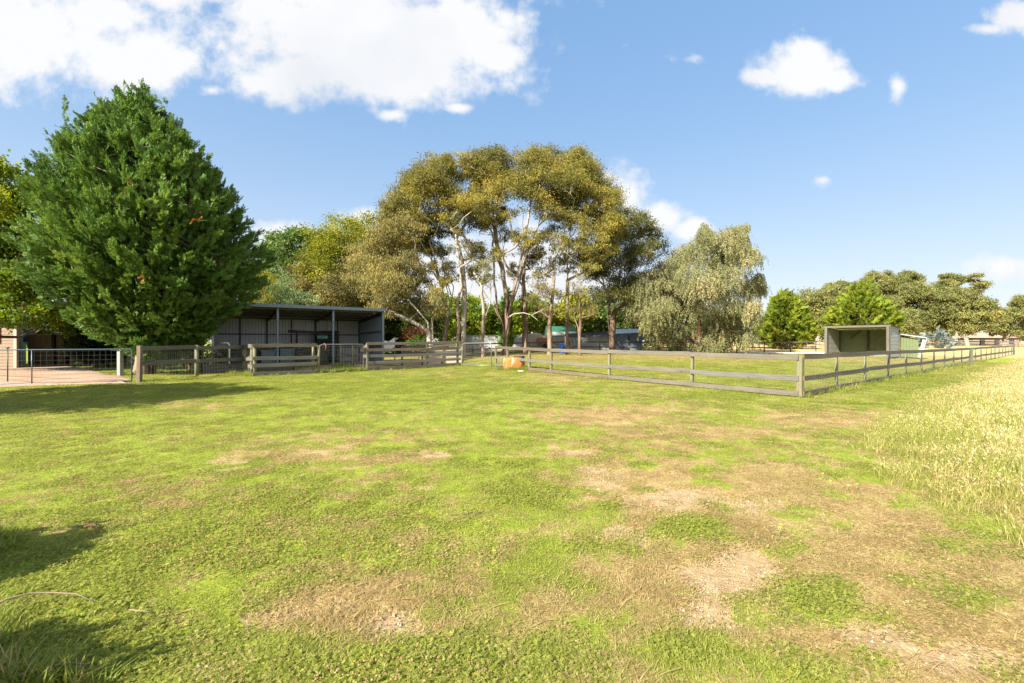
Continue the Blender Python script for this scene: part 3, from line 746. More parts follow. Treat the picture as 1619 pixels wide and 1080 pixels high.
# ------------------------------------------------------------------ paddock rails: short run (A-B) and long run (B-C)
B = np.array([8.28, 13.07]); A = np.array([-1.15, 27.2]); dAB = (A - B) / np.linalg.norm(A - B)
nAB = np.array([-dAB[1], dAB[0]]); nAB = nAB if np.dot(nAB, B) < 0 else -nAB            # towards the viewer
fence = thing('paddock_fence', (*B, g1(*B)), 'sunlit weathered three rail fence running from the corner post to the orange trough', 'rail fence')
tt = [0., .2072, .4404, .672, .779, .90, .975]; LAB = np.linalg.norm(A - B); pts = [B + dAB * LAB * t for t in tt]
for i, p in enumerate(pts):
    mb = MB()
    if i == 0: post(mb, *p, 1.16, .17, .15, rzv=dAB)
    else: post(mb, *p, 1.12 if i < 5 else 1.1, .11, .09, rzv=dAB, lean=tuple(rng.normal(0, .012, 2)) if i < 5 else (-.05, .02))
    mb.build('post', POST, fence)
for ztop, spans, mt in ((1.226, [(0, 1), (1, 2), (2, 3), (3, 6)], WOOD), (.627, [(0, 1), (1, 2), (2, 4), (4, 6)], WOOD), (.19, [(0, 1), (1, 2), (2, 4)], WOOD)):
    for a_, b_ in spans:
        mb = MB(); pa, pb = pts[a_], pts[b_]
        dr_ = rng.normal(0, .012, 2)
        rail(mb, pb, pa, ztop, .155, .045, off=nAB * (.075 if a_ else .095), over=.0 if a_ else .0, drop=dr_)
        mb.build('rail', WOODV[(a_ * 3 + int(ztop * 10)) % 4] if (a_ + int(ztop * 10)) % 3 == 0 else mt, fence)
mb = MB(); rail(mb, pts[6], pts[5], .19, .12, .04, off=nAB * .08); mb.build('rail', WOOD, fence)
dBC = np.array([1.25, 1.0]) / math.hypot(1.25, 1.0); nBC = np.array([dBC[1], -dBC[0]])
long_f = thing('paddock_fence', (*(B + dBC * .2), g1(*B)), 'dark weathered timber rail fence with wire netting running away past the tin shelter', 'rail fence')
NP = 22; sp = 3.18; lp = [B + dBC * sp * i for i in range(NP)]
def droop(i): return -.012 * i if i < 10 else -.12 - .004 * (i - 10)
for i, p in enumerate(lp[1:], 1):
    mb = MB(); q = p - nBC * .02
    if i == NP - 1: post(mb, *q, 1.35, .16, .16, rzv=dBC)
    else: post(mb, *q, 1.13 + droop(i) * .5, .13, .055, rzv=nBC, lean=tuple(nBC * rng.normal(0, .02) + dBC * rng.normal(.02, .015)))
    mb.build('post', POST if i % 3 else WOODD, long_f)
for ztop, last in ((1.226, NP - 1), (.627, NP - 1), (.20, 3)):
    i = 0
    while i < last:
        j = min(i + (1 if i < 2 else 2), last); mb = MB()
        rail(mb, lp[i], lp[j], ztop, .15, .045, off=nBC * .085, over=.0, drop=(droop(i) * .4 + rng.normal(0, .01), droop(j) * .4 + rng.normal(0, .01)))
        mb.build('rail', WOODD if i % 5 else WOODV[3], long_f); i = j
mb = MB(); meshwire(mb, lp[0], lp[-1], .05, 1.2, .15, .15, .0017, off=nBC * .125); mb.build('wire_netting', WIRE, long_f)
# hinge to the rest: pipe gate between the yards and the paddock
def pipe_gate(name, p, q, h, lab, mat, wmat, dx, dz, n_up=(), round_top=.18, z0=.06, rad=.022, brace=False):
    p = np.array(p, float); q = np.array(q, float); L = np.linalg.norm(q - p); d = (q - p) / L
    g = thing(name, (*p, g1(*p)), lab, 'gate')
    def at(t, z): w = p + d * L * t; return gp3(w[0], w[1], z)
    rt = round_top / L; pts_ = [at(0, z0)]
    pts_ += [at(0, h - round_top)] + [at(rt * (1 - math.cos(a)), h - round_top + round_top * math.sin(a)) for a in (.5, 1.05)] + [at(rt, h)]
    pts_ += [at(1 - rt, h)] + [at(1 - rt * (1 - math.cos(a)), h - round_top + round_top * math.sin(a)) for a in (1.05, .5)] + [at(1, h - round_top), at(1, z0)]
    mb = MB(); mb.tube(pts_, rad, 8); mb.tube([at(0, z0), at(1, z0)], rad, 8); mb.build('gate_frame', mat, g)
    for t in n_up:
        mb = MB(); mb.tube([at(t, z0), at(t, h)], rad * .85, 8); mb.build('upright', mat, g)
    mb = MB(); t = dx / L
    while t < 1: mb.tube([at(t, z0), at(t, h)], .0013, 3, cap=False); t += dx / L
    z = z0 + dz
    while z < h - .02: mb.tube([at(0, z), at(1, z)], .0022, 3, cap=False); z += dz
    mb.build('wire_mesh', wmat, g)
    return g
gate2 = pipe_gate('field_gate', (-3.08, 28.3), (-1.22, 26.9), 1.40, 'galvanised pipe and wire mesh gate between the five rail yard fence and the orange trough', GALV, WIRE, .13, .13)

# ------------------------------------------------------------------ yards in front of the shed
yf = thing('yard_fence', (-3.3, 28.5, g1(-3.3, 28.5)), 'tall five rail grey timber yard fence between the two pipe gates', 'yard fence')
pa, pb = np.array([-7.95, 25.0]), np.array([-3.25, 28.45]); d = (pb - pa) / np.linalg.norm(pb - pa); nn = np.array([d[1], -d[0]])
for t in (0., .62, .97):
    mb = MB(); post(mb, *(pa + (pb - pa) * t), 1.5, .13, .11, rzv=d); mb.build('post', POST, yf)
for k, zt in enumerate((1.56, 1.20, .84, .50, .16)):
    mb = MB(); a2 = pa - d * (.35 if k == 1 else .05); b2 = pb - d * (0.12 if k == 1 else 0) + d * (.05 if k == 0 else 0)
    rail(mb, a2, b2, zt, .155, .045, off=nn * .08, drop=rng.normal(0, .02, 2), bow=.02); mb.build('rail', wv(k), yf)
mf = thing('yard_fence', (-11.8, 20.9, g1(-11.8, 20.9)), 'four rail grey timber yard corner in front of the open shed', 'yard fence')
c0, c1, c2 = np.array([-11.8, 20.9]), np.array([-9.85, 22.6]), np.array([-12.35, 21.6])
for p, h, w in ((c0, 1.42, .15), (c0 * .5 + c1 * .5, 0, 0), (c1, 1.45, .13), (c2, 1.40, .13)):
    if h: mb = MB(); post(mb, *p, h, w, round_=True, lean=tuple(rng.normal(0, .02, 2))); mb.build('post', POST, mf)
mb = MB(); post(mb, c1[0] + .18, c1[1] + .1, 1.42, .15, round_=True, lean=(.03, .02)); mb.build('post', POST, mf)
d = (c1 - c0) / np.linalg.norm(c1 - c0); nn = np.array([d[1], -d[0]])
for zt in (1.48, .90, .56, .17):
    mb = MB(); rail(mb, c0 - d * .12, c1 + d * .12, zt, .165, .05, off=nn * .1, drop=rng.normal(0, .015, 2)); mb.build('rail', WOOD if zt > 1 else WOODV[2], mf)
d2 = (c2 - c0) / np.linalg.norm(c2 - c0); n2 = np.array([-d2[1], d2[0]])
for zt in (1.48, .88, .52):
    mb = MB(); rail(mb, c0 - d2 * .02, c2 + d2 * .3, zt, .165, .05, off=n2 * .1, drop=rng.normal(0, .015, 2)); mb.build('rail', WOOD, mf)
gate1 = pipe_gate('yard_gate', (-9.62, 22.75), (-8.08, 24.85), 1.45, 'small round cornered galvanised mesh gate tied with a rusty chain', GALV, WIRE, .17, .21, z0=.08)
mb = MB()
p = gp3(-9.45, 22.95, 1.46)
mb.tube([p + (-.02, 0, .05), p + (.03, -.04, .02), p + (.10, -.05, -.12), p + (.06, -.06, -.25), p + (-.08, -.05, -.3), p + (-.05, -.04, -.12), p + (-.02, 0, .05)], .016, 6)
mb.build('chain', RUST, gate1)
race = thing('race_fence', (-8.1, 25.3, g1(-8.1, 25.3)), 'two rail timber race fence with upright wires running in behind the small mesh gate', 'fence')
r0, r1, r2 = np.array([-8.1, 25.25]), np.array([-9.4, 26.9]), np.array([-11.05, 29.4])
for p in (r1, r2): mb = MB(); post(mb, *p, 1.36, .14, round_=True); mb.build('post', POST, race)
for zt in (1.42, .86):
    for a_, b_ in ((r1, r0), (r2, r1)):
        mb = MB(); rail(mb, a_, b_, zt, .16, .045, off=(.09, -.03)); mb.build('rail', WOOD, race)
mb = MB(); meshwire(mb, r2, r0, .05, 1.3, .2, .42, .004, off=(-.05, .05)); mb.build('wire_netting', WIRE, race)
# far side of the yard, with a pale trough wall
fy = thing('back_yard_fence', (-5.3, 30.6, g1(-5.3, 30.6)), 'low back yard fence with pale plank panel seen through the five rail fence', 'fence')
q0, q1 = np.array([-7.3, 30.2]), np.array([-3.4, 31.2])
for t in (0., .33, .66, 1.): mb = MB(); post(mb, *(q0 + (q1 - q0) * t), 1.3, .13, round_=True); mb.build('post', POST, fy)
for zt in (1.32, .9): mb = MB(); rail(mb, q0, q1, zt, .14, .045, off=(.02, -.09)); mb.build('rail', WOODD, fy)
mb = MB()
for k in range(5):
    z = .12 + .2 * k; a3 = q0 + (q1 - q0) * .36; b3 = q1
    mb.bar(gp3(*a3, z) + (0, .1, 0), gp3(*b3, z) + (0, .1, 0), .035, .17)
mb.build('plank_panel', m_wood('pale_plank', (.28, .23, .17), (.46, .39, .31)), fy)

# fence from the long gate to the yards, with netting
lf = thing('garden_fence', (-14.5, 17.7, g1(-14.5, 17.7)), 'two rail timber and netting fence from the split gatepost, below the big cypress', 'fence')
L1, L2, L3 = np.array([-14.5, 17.7]), np.array([-14.2, 20.5]), np.array([-13.65, 23.2])
mb = MB(); post(mb, *L1, 1.42, .17, .15, rzv=(1, .2), lean=(.03, 0)); mb.build('gatepost', m_wood('split_post', (.09, .065, .045), (.20, .165, .125), stain=(.17, .10, .06), stain_amt=.7), lf)
mb = MB(); post(mb, *L2, 1.43, .17, round_=True); mb.build('post', POST, lf)
mb = MB(); post(mb, *L3, 1.40, .17, round_=True); mb.build('post', POST, lf)
for zt in (1.40, .80):
    for a_, b_ in ((L1, L2), (L2, L3)):
        mb = MB(); rail(mb, a_, b_, zt, .17, .045, off=(.0, 0) if a_ is L1 else (.10, 0), drop=(0, .02)); mb.build('rail', WOOD, lf)
mb = MB(); rail(mb, L3, c2, 1.44, .16, .045, off=(0, -.1)); rail(mb, L3, c2, .84, .16, .045, off=(0, -.1)); mb.build('rail', WOOD, lf)
mb = MB(); meshwire(mb, L1, L3, .05, .72, .16, .16, .0014, off=(-.06, 0)); meshwire(mb, L1, L3, .76, 1.3, .09, .09, .0009, off=(-.06, 0)); meshwire(mb, L3, c2, .05, 1.2, .10, .10, .002, off=(0, .05)); mb.build('wire_netting', WIRE, lf)
mb = MB(); mb.bar(gp3(-14.42, 17.95, 1.12), gp3(-14.36, 18.5, .86), .03, .035); mb.bar(gp3(-14.36, 18.5, .86), gp3(-14.45, 17.9, .78), .03, .035); mb.build('hinge_stay', BLACKWOOD, lf)
# the long blue-grey driveway gate
gp_a, gp_b = (-14.72, 17.62), (-18.9, 15.85)
long_gate = pipe_gate('driveway_gate', gp_b, gp_a, 1.29, 'long blue grey pipe and wire mesh gate across the gravel driveway', BLUEPIPE, DWIRE, .17, .17, n_up=(.36, .0), round_top=.03, z0=.05, rad=.021)
gpost = thing('gate_post', (-19.0, 15.78, g1(-19, 15.78)), 'timber post holding the far end of the long driveway gate', 'post')
mb = MB(); post(mb, -19.02, 15.76, 1.45, .2, round_=True); mb.tube([gp3(-19.02, 15.76, 1.2), gp3(-18.9, 15.83, 1.2)], .012, 6); mb.build('post_shaft', POST, gpost)

# ------------------------------------------------------------------ orange trough under the rails
tr_c = np.array([wx(813, 25.3), 25.3]); zg = g1(*tr_c)
trough = thing('water_trough', (*tr_c, zg), 'round orange stained trough half under the rails beside the pipe gate', 'trough')
def m_orange():
    t = NT('orange_tub'); geo = t.n('ShaderNodeNewGeometry').outputs['Position']
    n = t.noise(t.mapping(geo, (7, 7, 1.2)), 1., 5); n2 = t.noise(geo, 3, 4)
    c = t.ramp(n2, [(.3, (.27, .095, .024)), (.7, (.36, .14, .032))])
    c = t.mix(t.ramp(n, [(.5, (0, 0, 0)), (.66, (1, 1, 1))]), c, (.38, .27, .19))
    return t.done(t.bsdf(c, .8, .2, bump=n, bstr=.3))
ORG = m_orange()
def superring(r, z, n=40, e=3.2, sx=1., sy=1.):
    o = []
    for k in range(n):
        a = 2 * math.pi * k / n; c, s_ = math.cos(a), math.sin(a)
        q_ = (abs(c) ** e + abs(s_) ** e) ** (-1 / e); o.append((tr_c[0] + r * sx * q_ * c, tr_c[1] + r * sy * q_ * s_, zg + z + .012 * math.sin(3 * a + z * 9)))
    return o
mb = MB(); prof = [(.52, -.05), (.575, .08), (.60, .3), (.60, .5), (.585, .60), (.555, .635), (.52, .63), (.50, .56), (.50, .25), (.44, .2)]
V = sum([superring(r, z) for r, z in prof], []); n = 40
mb.add(V, [(i * n + k, i * n + (k + 1) % n, (i + 1) * n + (k + 1) % n, (i + 1) * n + k) for i in range(len(prof) - 1) for k in range(n)] + [tuple(range(9 * n, 10 * n))], smooth=True)
mb.build('tub', ORG, trough)
mb = MB(); a_ = superring(.565, .648, sx=.55); 
mb.add([(x + .28, y, z + (.02 if i < 20 else 0)) for i, (x, y, z) in enumerate(a_)] + [(x + .28, y, z + .05) for x, y, z in a_], [tuple(range(n, 2 * n)), tuple(reversed(range(n)))] + [(k, (k + 1) % n, n + (k + 1) % n, n + k) for k in range(n)])
mb.build('lid', m_plain('trough_lid', (.06, .045, .035)), trough)  # dark slab put in for the shaded inside of the tub

# ------------------------------------------------------------------ open-fronted steel shed
S0 = np.array([-9.25, 32.5]); fd = np.array([-.828, -.56]); bd = np.array([-.56, .828]); LS, DS = 10.05, 6.0
zs0 = g1(*S0)
def sp3(t, s, h): w = S0 + fd * t + bd * s; return np.array([w[0], w[1], zs0 + h])
shed = thing('open_shed', (*(S0 + fd * LS / 2), zs0), 'long open fronted grey steel farm shed behind the yards, half hidden by the cypress', 'shed')
Hf, Hb = 3.92, 3.40
for k in range(4):
    mb = MB(); t = min(k * 3.35, LS)
    mb.bar(sp3(t, .04, -.1), sp3(t, .04, Hf - .2), .10, .10, up=(*fd, 0), ch=.05); mb.bar(sp3(t, .02, Hf - .95), sp3(t, .02, Hf - .2), .13, .13, up=(*fd, 0), ch=.05); mb.build('front_post', FASCIA, shed)
    mb = MB(); mb.bar(sp3(t, DS - .12, -.1), sp3(t, DS - .12, Hb - .1), .12, .12, up=(*fd, 0)); mb.build('back_post', STEEL, shed)
    mb = MB(); mb.bar(sp3(t, .1, Hf - .32), sp3(t, DS - .1, Hb - .22), .07, .22); mb.build('rafter', STEEL, shed)
for k in range(3):
    mb = MB(); t = 1.7 + k * 3.35; mb.bar(sp3(t, DS - .1, -.1), sp3(t, DS - .1, Hb - .1), .08, .08, up=(*fd, 0)); mb.build('back_stud', STEEL, shed)
a2, b2 = (S0 + bd * DS), (S0 + fd * LS + bd * DS)
mb = MB(); mb.sheet(b2, a2, (zs0, zs0), (zs0 + Hb, zs0 + Hb), pitch=.2, depth=.03); mb.build('back_wall', ZINC, shed)
mb = MB(); mb.sheet(S0, a2, (zs0, zs0), (zs0 + Hf - .1, zs0 + Hb), pitch=.2, depth=-.03); mb.build('end_wall', ZINCB, shed)
mb = MB(); mb.sheet(S0 + fd * LS, b2, (zs0, zs0), (zs0 + Hf - .1, zs0 + Hb), pitch=.2, depth=.03); mb.build('end_wall', ZINCB, shed)
for h in (1.15, 2.15):
    mb = MB(); mb.bar(sp3(.1, DS - .075, h), sp3(LS - .1, DS - .075, h), .05, .09); mb.build('girt', STEEL, shed)
    mb = MB(); mb.bar(sp3(.07, .15, h + .2), sp3(.07, DS - .2, h + .1), .05, .08); mb.build('girt', STEEL, shed)
for s_ in (.8, 2.0, 3.2, 4.4, 5.5):
    z = Hf - .14 - (Hf - Hb) * s_ / DS + .02; mb = MB(); mb.bar(sp3(-.02, s_, z), sp3(LS + .02, s_, z), .06, .12); mb.build('purlin', STEEL if s_ > 1 else m_metal('purlin_light', (.12, .10, .065)), shed)
# roof: ribbed sheet, falls to the back
mb = MB(); V = []; k = 0; prof = []
t = -.12
while t < LS + .12: prof += [(t, 0), (t + .12, 0), (t + .14, .03), (t + .18, .03)]; t += .2
prof.append((LS + .14, 0))
for t, o in prof:
    p0_, p1_ = sp3(t, -.25, Hf + .0 + o), sp3(t, DS + .2, Hb + .0 + o); V += [p0_, p1_]
m = len(prof); V += [v - (0, 0, .015) for v in V[:2 * m]]
mb.add(V, [(2*i, 2*i+1, 2*i+3, 2*i+2) for i in range(m-1)] + [(2*m+2*i, 2*m+2*i+2, 2*m+2*i+3, 2*m+2*i+1) for i in range(m-1)])
mb.build('roof', ZINC, shed)
mb = MB(); mb.bar(sp3(-.16, -.27, Hf - .07), sp3(LS + .16, -.27, Hf - .07), .05, .20, ch=.05); mb.build('fascia', FASCIA, shed)
mb = MB(); mb.bar(sp3(-.02, -.05, -.1), sp3(-.02, -.05, Hf - .15), .12, .14, up=(*fd, 0)); mb.build('corner_flashing', FASCIA, shed)
# stalls and stores standing in the shed
stall = thing('stall_partition', (*(S0 + fd * 5.6 + bd * .6), zs0), 'dark plank stall front with open doorway under the shed roof', 'stall')
def boards(mb, a, b, z0, z1, k, t=.04, w=None):
    h = (z1 - z0) / k
    for i in range(k): mb.bar(np.array([*a, zs0 + z0 + h * (i + .5)]), np.array([*b, zs0 + z0 + h * (i + .5)]), t, h * .93)
ww = lambda t, s: S0 + fd * t + bd * s
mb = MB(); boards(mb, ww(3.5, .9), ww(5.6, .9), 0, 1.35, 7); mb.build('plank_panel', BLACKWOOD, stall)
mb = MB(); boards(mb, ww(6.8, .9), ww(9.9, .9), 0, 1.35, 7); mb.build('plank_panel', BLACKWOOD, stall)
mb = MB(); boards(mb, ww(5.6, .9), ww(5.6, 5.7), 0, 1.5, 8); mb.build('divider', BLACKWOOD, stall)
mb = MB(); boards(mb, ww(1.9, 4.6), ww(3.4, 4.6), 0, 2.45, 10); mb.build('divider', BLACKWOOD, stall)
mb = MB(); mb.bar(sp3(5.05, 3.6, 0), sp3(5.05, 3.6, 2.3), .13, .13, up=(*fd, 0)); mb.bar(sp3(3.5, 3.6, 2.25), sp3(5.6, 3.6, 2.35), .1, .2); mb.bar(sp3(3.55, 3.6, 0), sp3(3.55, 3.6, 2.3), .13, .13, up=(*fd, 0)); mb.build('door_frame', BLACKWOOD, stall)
pan = thing('feed_bin', (*ww(6.1, .5), zs0), 'dull teal steel feed bin standing at the stall doorway', 'bin')
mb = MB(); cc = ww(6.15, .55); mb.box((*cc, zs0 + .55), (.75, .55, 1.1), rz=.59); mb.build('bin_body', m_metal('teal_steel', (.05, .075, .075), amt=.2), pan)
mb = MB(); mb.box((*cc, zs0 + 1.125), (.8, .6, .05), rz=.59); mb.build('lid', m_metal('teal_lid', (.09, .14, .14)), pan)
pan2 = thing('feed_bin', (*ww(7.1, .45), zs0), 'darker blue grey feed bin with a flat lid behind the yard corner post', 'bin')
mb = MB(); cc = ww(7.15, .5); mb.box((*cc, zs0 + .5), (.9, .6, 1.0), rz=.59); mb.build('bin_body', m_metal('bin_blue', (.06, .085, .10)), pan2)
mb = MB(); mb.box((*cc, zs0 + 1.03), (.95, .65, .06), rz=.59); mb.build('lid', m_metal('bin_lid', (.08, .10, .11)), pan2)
sg = thing('stable_sign', (*ww(4.05, 3.55), zs0 + 1.75), 'small teal sign board with faint dark lettering hung inside the shed', 'sign')
# sign hangs from the divider frame, faces the yards
TEAL = m_plain('teal_paint', (.12, .42, .38), vary=.12, bump=0)
spx, spy = wx(510, 33.2), 33.2
mb = MB(); cz = wz(533, 33.2); mb.box((spx, spy, cz), (.72, .02, .2)); mb.build('board', TEAL, sg); sg_board = sg.children[0]
mb = MB()
for k in range(7): mb.box((spx - .17 + .058 * k, spy - .014, cz + .01 * ((k * 3) % 2)), (.036, .008, .07 + .02 * (k % 2)))
mb.build('faint_marks', m_plain('dark_paint', (.03, .10, .09)), sg)
mb = MB(); mb.bar((spx - .33, spy + .01, cz), (spx - .33, spy + .01, zs0 + Hf - .5), .01, .01); mb.bar((spx + .33, spy + .01, cz), (spx + .33, spy + .01, zs0 + Hf - .5), .01, .01); mb.build('hanger', STEEL, sg)
# chook pen in front of the shed's hidden end: grey boards and netting
pen = thing('netting_pen', (-13.9, 24.6, g1(-13.9, 24.6)), 'low pen of grey boards and fine netting between the cypress and the yard corner', 'pen')
k0, k1, k2 = np.array([-15.9, 23.4]), np.array([-13.9, 24.5]), np.array([-12.3, 25.6])
for p in (k0, k1, k2): mb = MB(); post(mb, *p, 1.25, .12, round_=True); mb.build('post', WOODD, pen)
for a_, b_ in ((k0, k1), (k1, k2)):
    mb = MB(); rail(mb, a_, b_, .45, .22, .04); rail(mb, a_, b_, .22, .2, .04); mb.build('board', WOODD, pen)
mb = MB(); meshwire(mb, k0, k2, .45, 1.25, .09, .09, .001); mb.build('wire_netting', WIRE, pen)
pvc = thing('white_pipe', (wx(358, 24), 24., g1(wx(358, 24), 24.)), 'thin white bent pipe above the rail below the cypress', 'pipe')
mb = MB(); x0 = wx(352, 24); mb.tube([gp3(x0 + .35, 24., .0), gp3(x0 + .35, 24, 1.42), gp3(x0 + .3, 24, 1.52), gp3(x0 + .1, 24, 1.55), gp3(x0 - .35, 24.2, 1.48)], .035, 8); mb.build('pipe_run', m_plain('white_pvc', (.7, .7, .68), vary=.08), pvc)
blk = thing('bollard', (wx(190, 21.2), 21.2, g1(wx(190, 21.2), 21.2)), 'squat whitewashed post standing on the grass behind the driveway gate', 'bollard')
mb = MB(); mb.bar(gp3(wx(190, 21.2), 21.2, -.1), gp3(wx(190, 21.2), 21.2, 1.18), .20, .18, up=(1, 0, 0)); mb.build('shaft', m_plain('limewash', (.24, .25, .235), dirt=(.25, .26, .24)), blk)
mb = MB(); mb.box((wx(190, 21.2), 21.2, g1(wx(190, 21.2), 21.2) + 1.22), (.24, .22, .07)); mb.build('cap', m_plain('cap_white', (.30, .30, .29)), blk)
tarp = thing('canvas_cover', (wx(612, 36), 36., g1(-9.8, 36.)), 'white canvas cover slung between poles beside the shed end wall', 'cover')
mb = MB(); pts_ = [(wx(606, 36), wz(538.5, 36)), (wx(610, 36), wz(541, 36)), (wx(615, 36), wz(539.5, 36)), (wx(624, 36), wz(533.5, 36))]
V = [(x, 36.0, z) for x, z in pts_] + [(x + .1, 36.9, z - .05) for x, z in pts_] + [(x, 35.9, z - .75) for x, z in pts_]
mb.add(V, [(0, 1, 5, 4), (1, 2, 6, 5), (2, 3, 7, 6), (0, 8, 9, 1), (1, 9, 10, 2), (2, 10, 11, 3)]); mb.build('cloth', m_plain('white_canvas', (.72, .72, .70), vary=.1), tarp)
mb = MB(); mb.tube([gp3(wx(624, 36), 36.02, 0), (wx(624, 36), 36.02, wz(533, 36))], .04, 8); mb.tube([gp3(wx(606, 36), 36.02, 0), (wx(606, 36), 36.02, wz(538, 36))], .04, 8); mb.build('pole', GALV, tarp)

# ------------------------------------------------------------------ tin shelter in the far paddock
d0 = 38.0
FR = np.array([wx(1404, 37.0), 37.0]); FL = FR - np.array([.6, -.8]) * 4.37
dS = (FR - FL) / np.linalg.norm(FR - FL); bS = np.array([-dS[1], dS[0]]); WS = np.linalg.norm(FR - FL)
zs1 = g1(*((FL + FR) / 2))
# the right side wall shows between 1404 and 1422: depth of the shelter
bS = np.array([.62, .785]) if False else bS
def tp(t, s, h): w = FL + dS * t + bS * s; return np.array([w[0], w[1], zs1 + h])
Hs, Hk, DT = 2.9 - zs1, 2.68 - zs1, 3.3
shel = thing('horse_shelter', (*((FL + FR) / 2), zs1), 'small open fronted corrugated tin horse shelter with pale timber frame beyond the long fence', 'shelter')
for t in (.0, WS): mb = MB(); mb.bar(tp(t, 0, -.1), tp(t, 0, Hs - .05), .22, .2, up=(*dS, 0)); mb.build('front_post', WOOD, shel)
for t in (.0, WS * .5, WS): mb = MB(); mb.bar(tp(t, DT - .12, -.1), tp(t, DT - .12, Hk - .1), .15, .15, up=(*dS, 0)); mb.build('back_post', WOODD, shel)
mb = MB(); mb.bar(tp(-.18, -.02, Hs), tp(WS + .18, -.02, Hs), .12, .22); mb.build('front_beam', WOOD, shel)
mb = MB(); mb.bar(tp(WS * .22, DT - .2, Hk - .75), tp(WS * .38, DT - .2, Hk - .12), .07, .1); mb.build('brace', WOODD, shel)
TIN = m_metal('old_tin', (.30, .32, .30), rust=(.24, .21, .15), amt=.22, metal=.2, rough=.55); TING = m_plain('green_tinged_tin', (.20, .235, .14), vary=.3, dirt=(.13, .17, .08), bump=.1)
bl, br_ = FL + bS * DT, FR + bS * DT
mb = MB(); mb.sheet(bl, br_, (zs1, zs1), (zs1 + Hk, zs1 + Hk), pitch=.115, depth=.045, vertical=False); mb.build('back_wall', TING, shel)
mb = MB(); mb.sheet(FR, br_, (zs1, zs1), (zs1 + Hs, zs1 + Hk), pitch=.115, depth=.045, vertical=False); mb.build('side_wall', TIN, shel)
mb = MB(); mb.sheet(bl, FL, (zs1, zs1), (zs1 + Hk, zs1 + Hs), pitch=.115, depth=.045, vertical=False); mb.build('side_wall', TIN, shel)
mb = MB(); V = []
for i in range(41):
    t = -.15 + (WS + .3) * i / 40; o = .02 * (i % 2); V += [tp(t, -.15, Hs + .12 + o), tp(t, DT + .2, Hk + .04 + o)]
V += [np.array(v) - (0, 0, .02) for v in V]
mb.add(V, [(2*i, 2*i+1, 2*i+3, 2*i+2) for i in range(40)] + [(82+2*i, 82+2*i+2, 82+2*i+3, 82+2*i+1) for i in range(40)]); mb.build('roof', TIN, shel)
leanto = thing('lean_to', (*(br_ + dS * .2), zs1), 'low green sided tin lean-to with a white barge board behind the horse shelter', 'lean-to')
e0 = br_ + bS * .35; e1 = e0 + dS * 1.2
mb = MB(); mb.sheet(e0 + bS * .0, e0 + dS * 1.15, (zs1, zs1), (zs1 + 1.85, zs1 + 1.5), pitch=.2, depth=.02); mb.build('front_wall', m_plain('dull_green_tin', (.10, .125, .06)), leanto)
mb = MB(); mb.bar(np.array([*(e0 - bS * .06), zs1 + 1.95]), np.array([*(e0 + dS * 1.7 - bS * .06), zs1 + 1.62]), .6, .07); mb.build('roof', m_metal('pale_roof', (.32, .32, .30)), leanto)
mb = MB(); mb.bar(np.array([*(e0 + dS * 1.25 - bS * .1), zs1]), np.array([*(e0 + dS * 1.6 - bS * .1), zs1 + 1.6]), .06, .26, up=(*dS, 0)); mb.build('barge_board', m_plain('white_board', (.36, .37, .34)), leanto)

# ------------------------------------------------------------------ weatherboard house and its yard wall, far left
HD = 27.0
hx1 = wx(27, HD); hz0 = -.05
house = thing('weatherboard_house', (hx1 - 4, HD + 2, 0), 'tan weatherboard house end under the leafy tree behind the driveway', 'house')
TAN = m_plain('tan_boards', (.20, .145, .10), vary=.1, bump=.05); SAGE = m_plain('sage_boards', (.17, .19, .13), vary=.1, bump=.05); CREAM = m_plain('cream_trim', (.32, .27, .21), vary=.08, bump=.05)
def weatherboards(mb, a, b, z0, z1, out, h=.19):
    a = np.array(a); b = np.array(b); out = np.array(out); k = int((z1 - z0) / h)
    for i in range(k):
        z = z0 + h * i
        V = [(*(a + out * .03), z), (*(b + out * .03), z), (*(b + out * .008), z + h), (*(a + out * .008), z + h), (*(a), z), (*b, z)]
        mb.add(V, [(0, 1, 2, 3), (4, 5, 1, 0)])
    mb.add([(*a, z0), (*b, z0), (*b, z1), (*a, z1)], [(0, 1, 2, 3)])
hl = hx1 - 9.
sd_ = np.array([hx1 + wx(41, 31) - wx(27, 27) - .0, 31.0])
mb = MB(); weatherboards(mb, (hl, HD), (hx1, HD), hz0, 3.1, (0, -1)); mb.build('front_wall', TAN, house)
sx2 = wx(41, 32.0)
mb = MB(); weatherboards(mb, (hx1, HD), (sx2, 32.0), hz0, 3.1, (1, -.0)); mb.build('side_wall', SAGE, house)
mb = MB(); mb.box((hx1 + .0, HD - .05, 1.5), (.18, .14, 3.2)); mb.build('corner_trim', CREAM, house)
mb = MB(); mb.box((wx(-2, HD) - .25, HD - .05, 2.0), (.75, .08, 1.0)); w_ = mb.build('window', CREAM, house)
mb = MB(); mb.box((wx(-2, HD) - .25, HD - .085, 2.0), (.6, .03, .84)); mb.build('pane', m_plain('window_glass', (.03, .04, .05), rough=.08, spec=.6, bump=0), w_)
ws_ = np.array([hx1 + (sx2 - hx1) * .62, HD + 5 * .62])
mb = MB(); mb.bar(np.array([ws_[0] + .03, ws_[1] - .4, 2.0]), np.array([ws_[0] + .07, ws_[1] + .4, 2.0]), .06, 1.0); w_ = mb.build('window', CREAM, house)
mb = MB(); mb.bar(np.array([ws_[0] + .06, ws_[1] - .32, 2.0]), np.array([ws_[0] + .1, ws_[1] + .32, 2.0]), .06, .84); mb.build('pane', bpy.data.materials['window_glass'], w_)
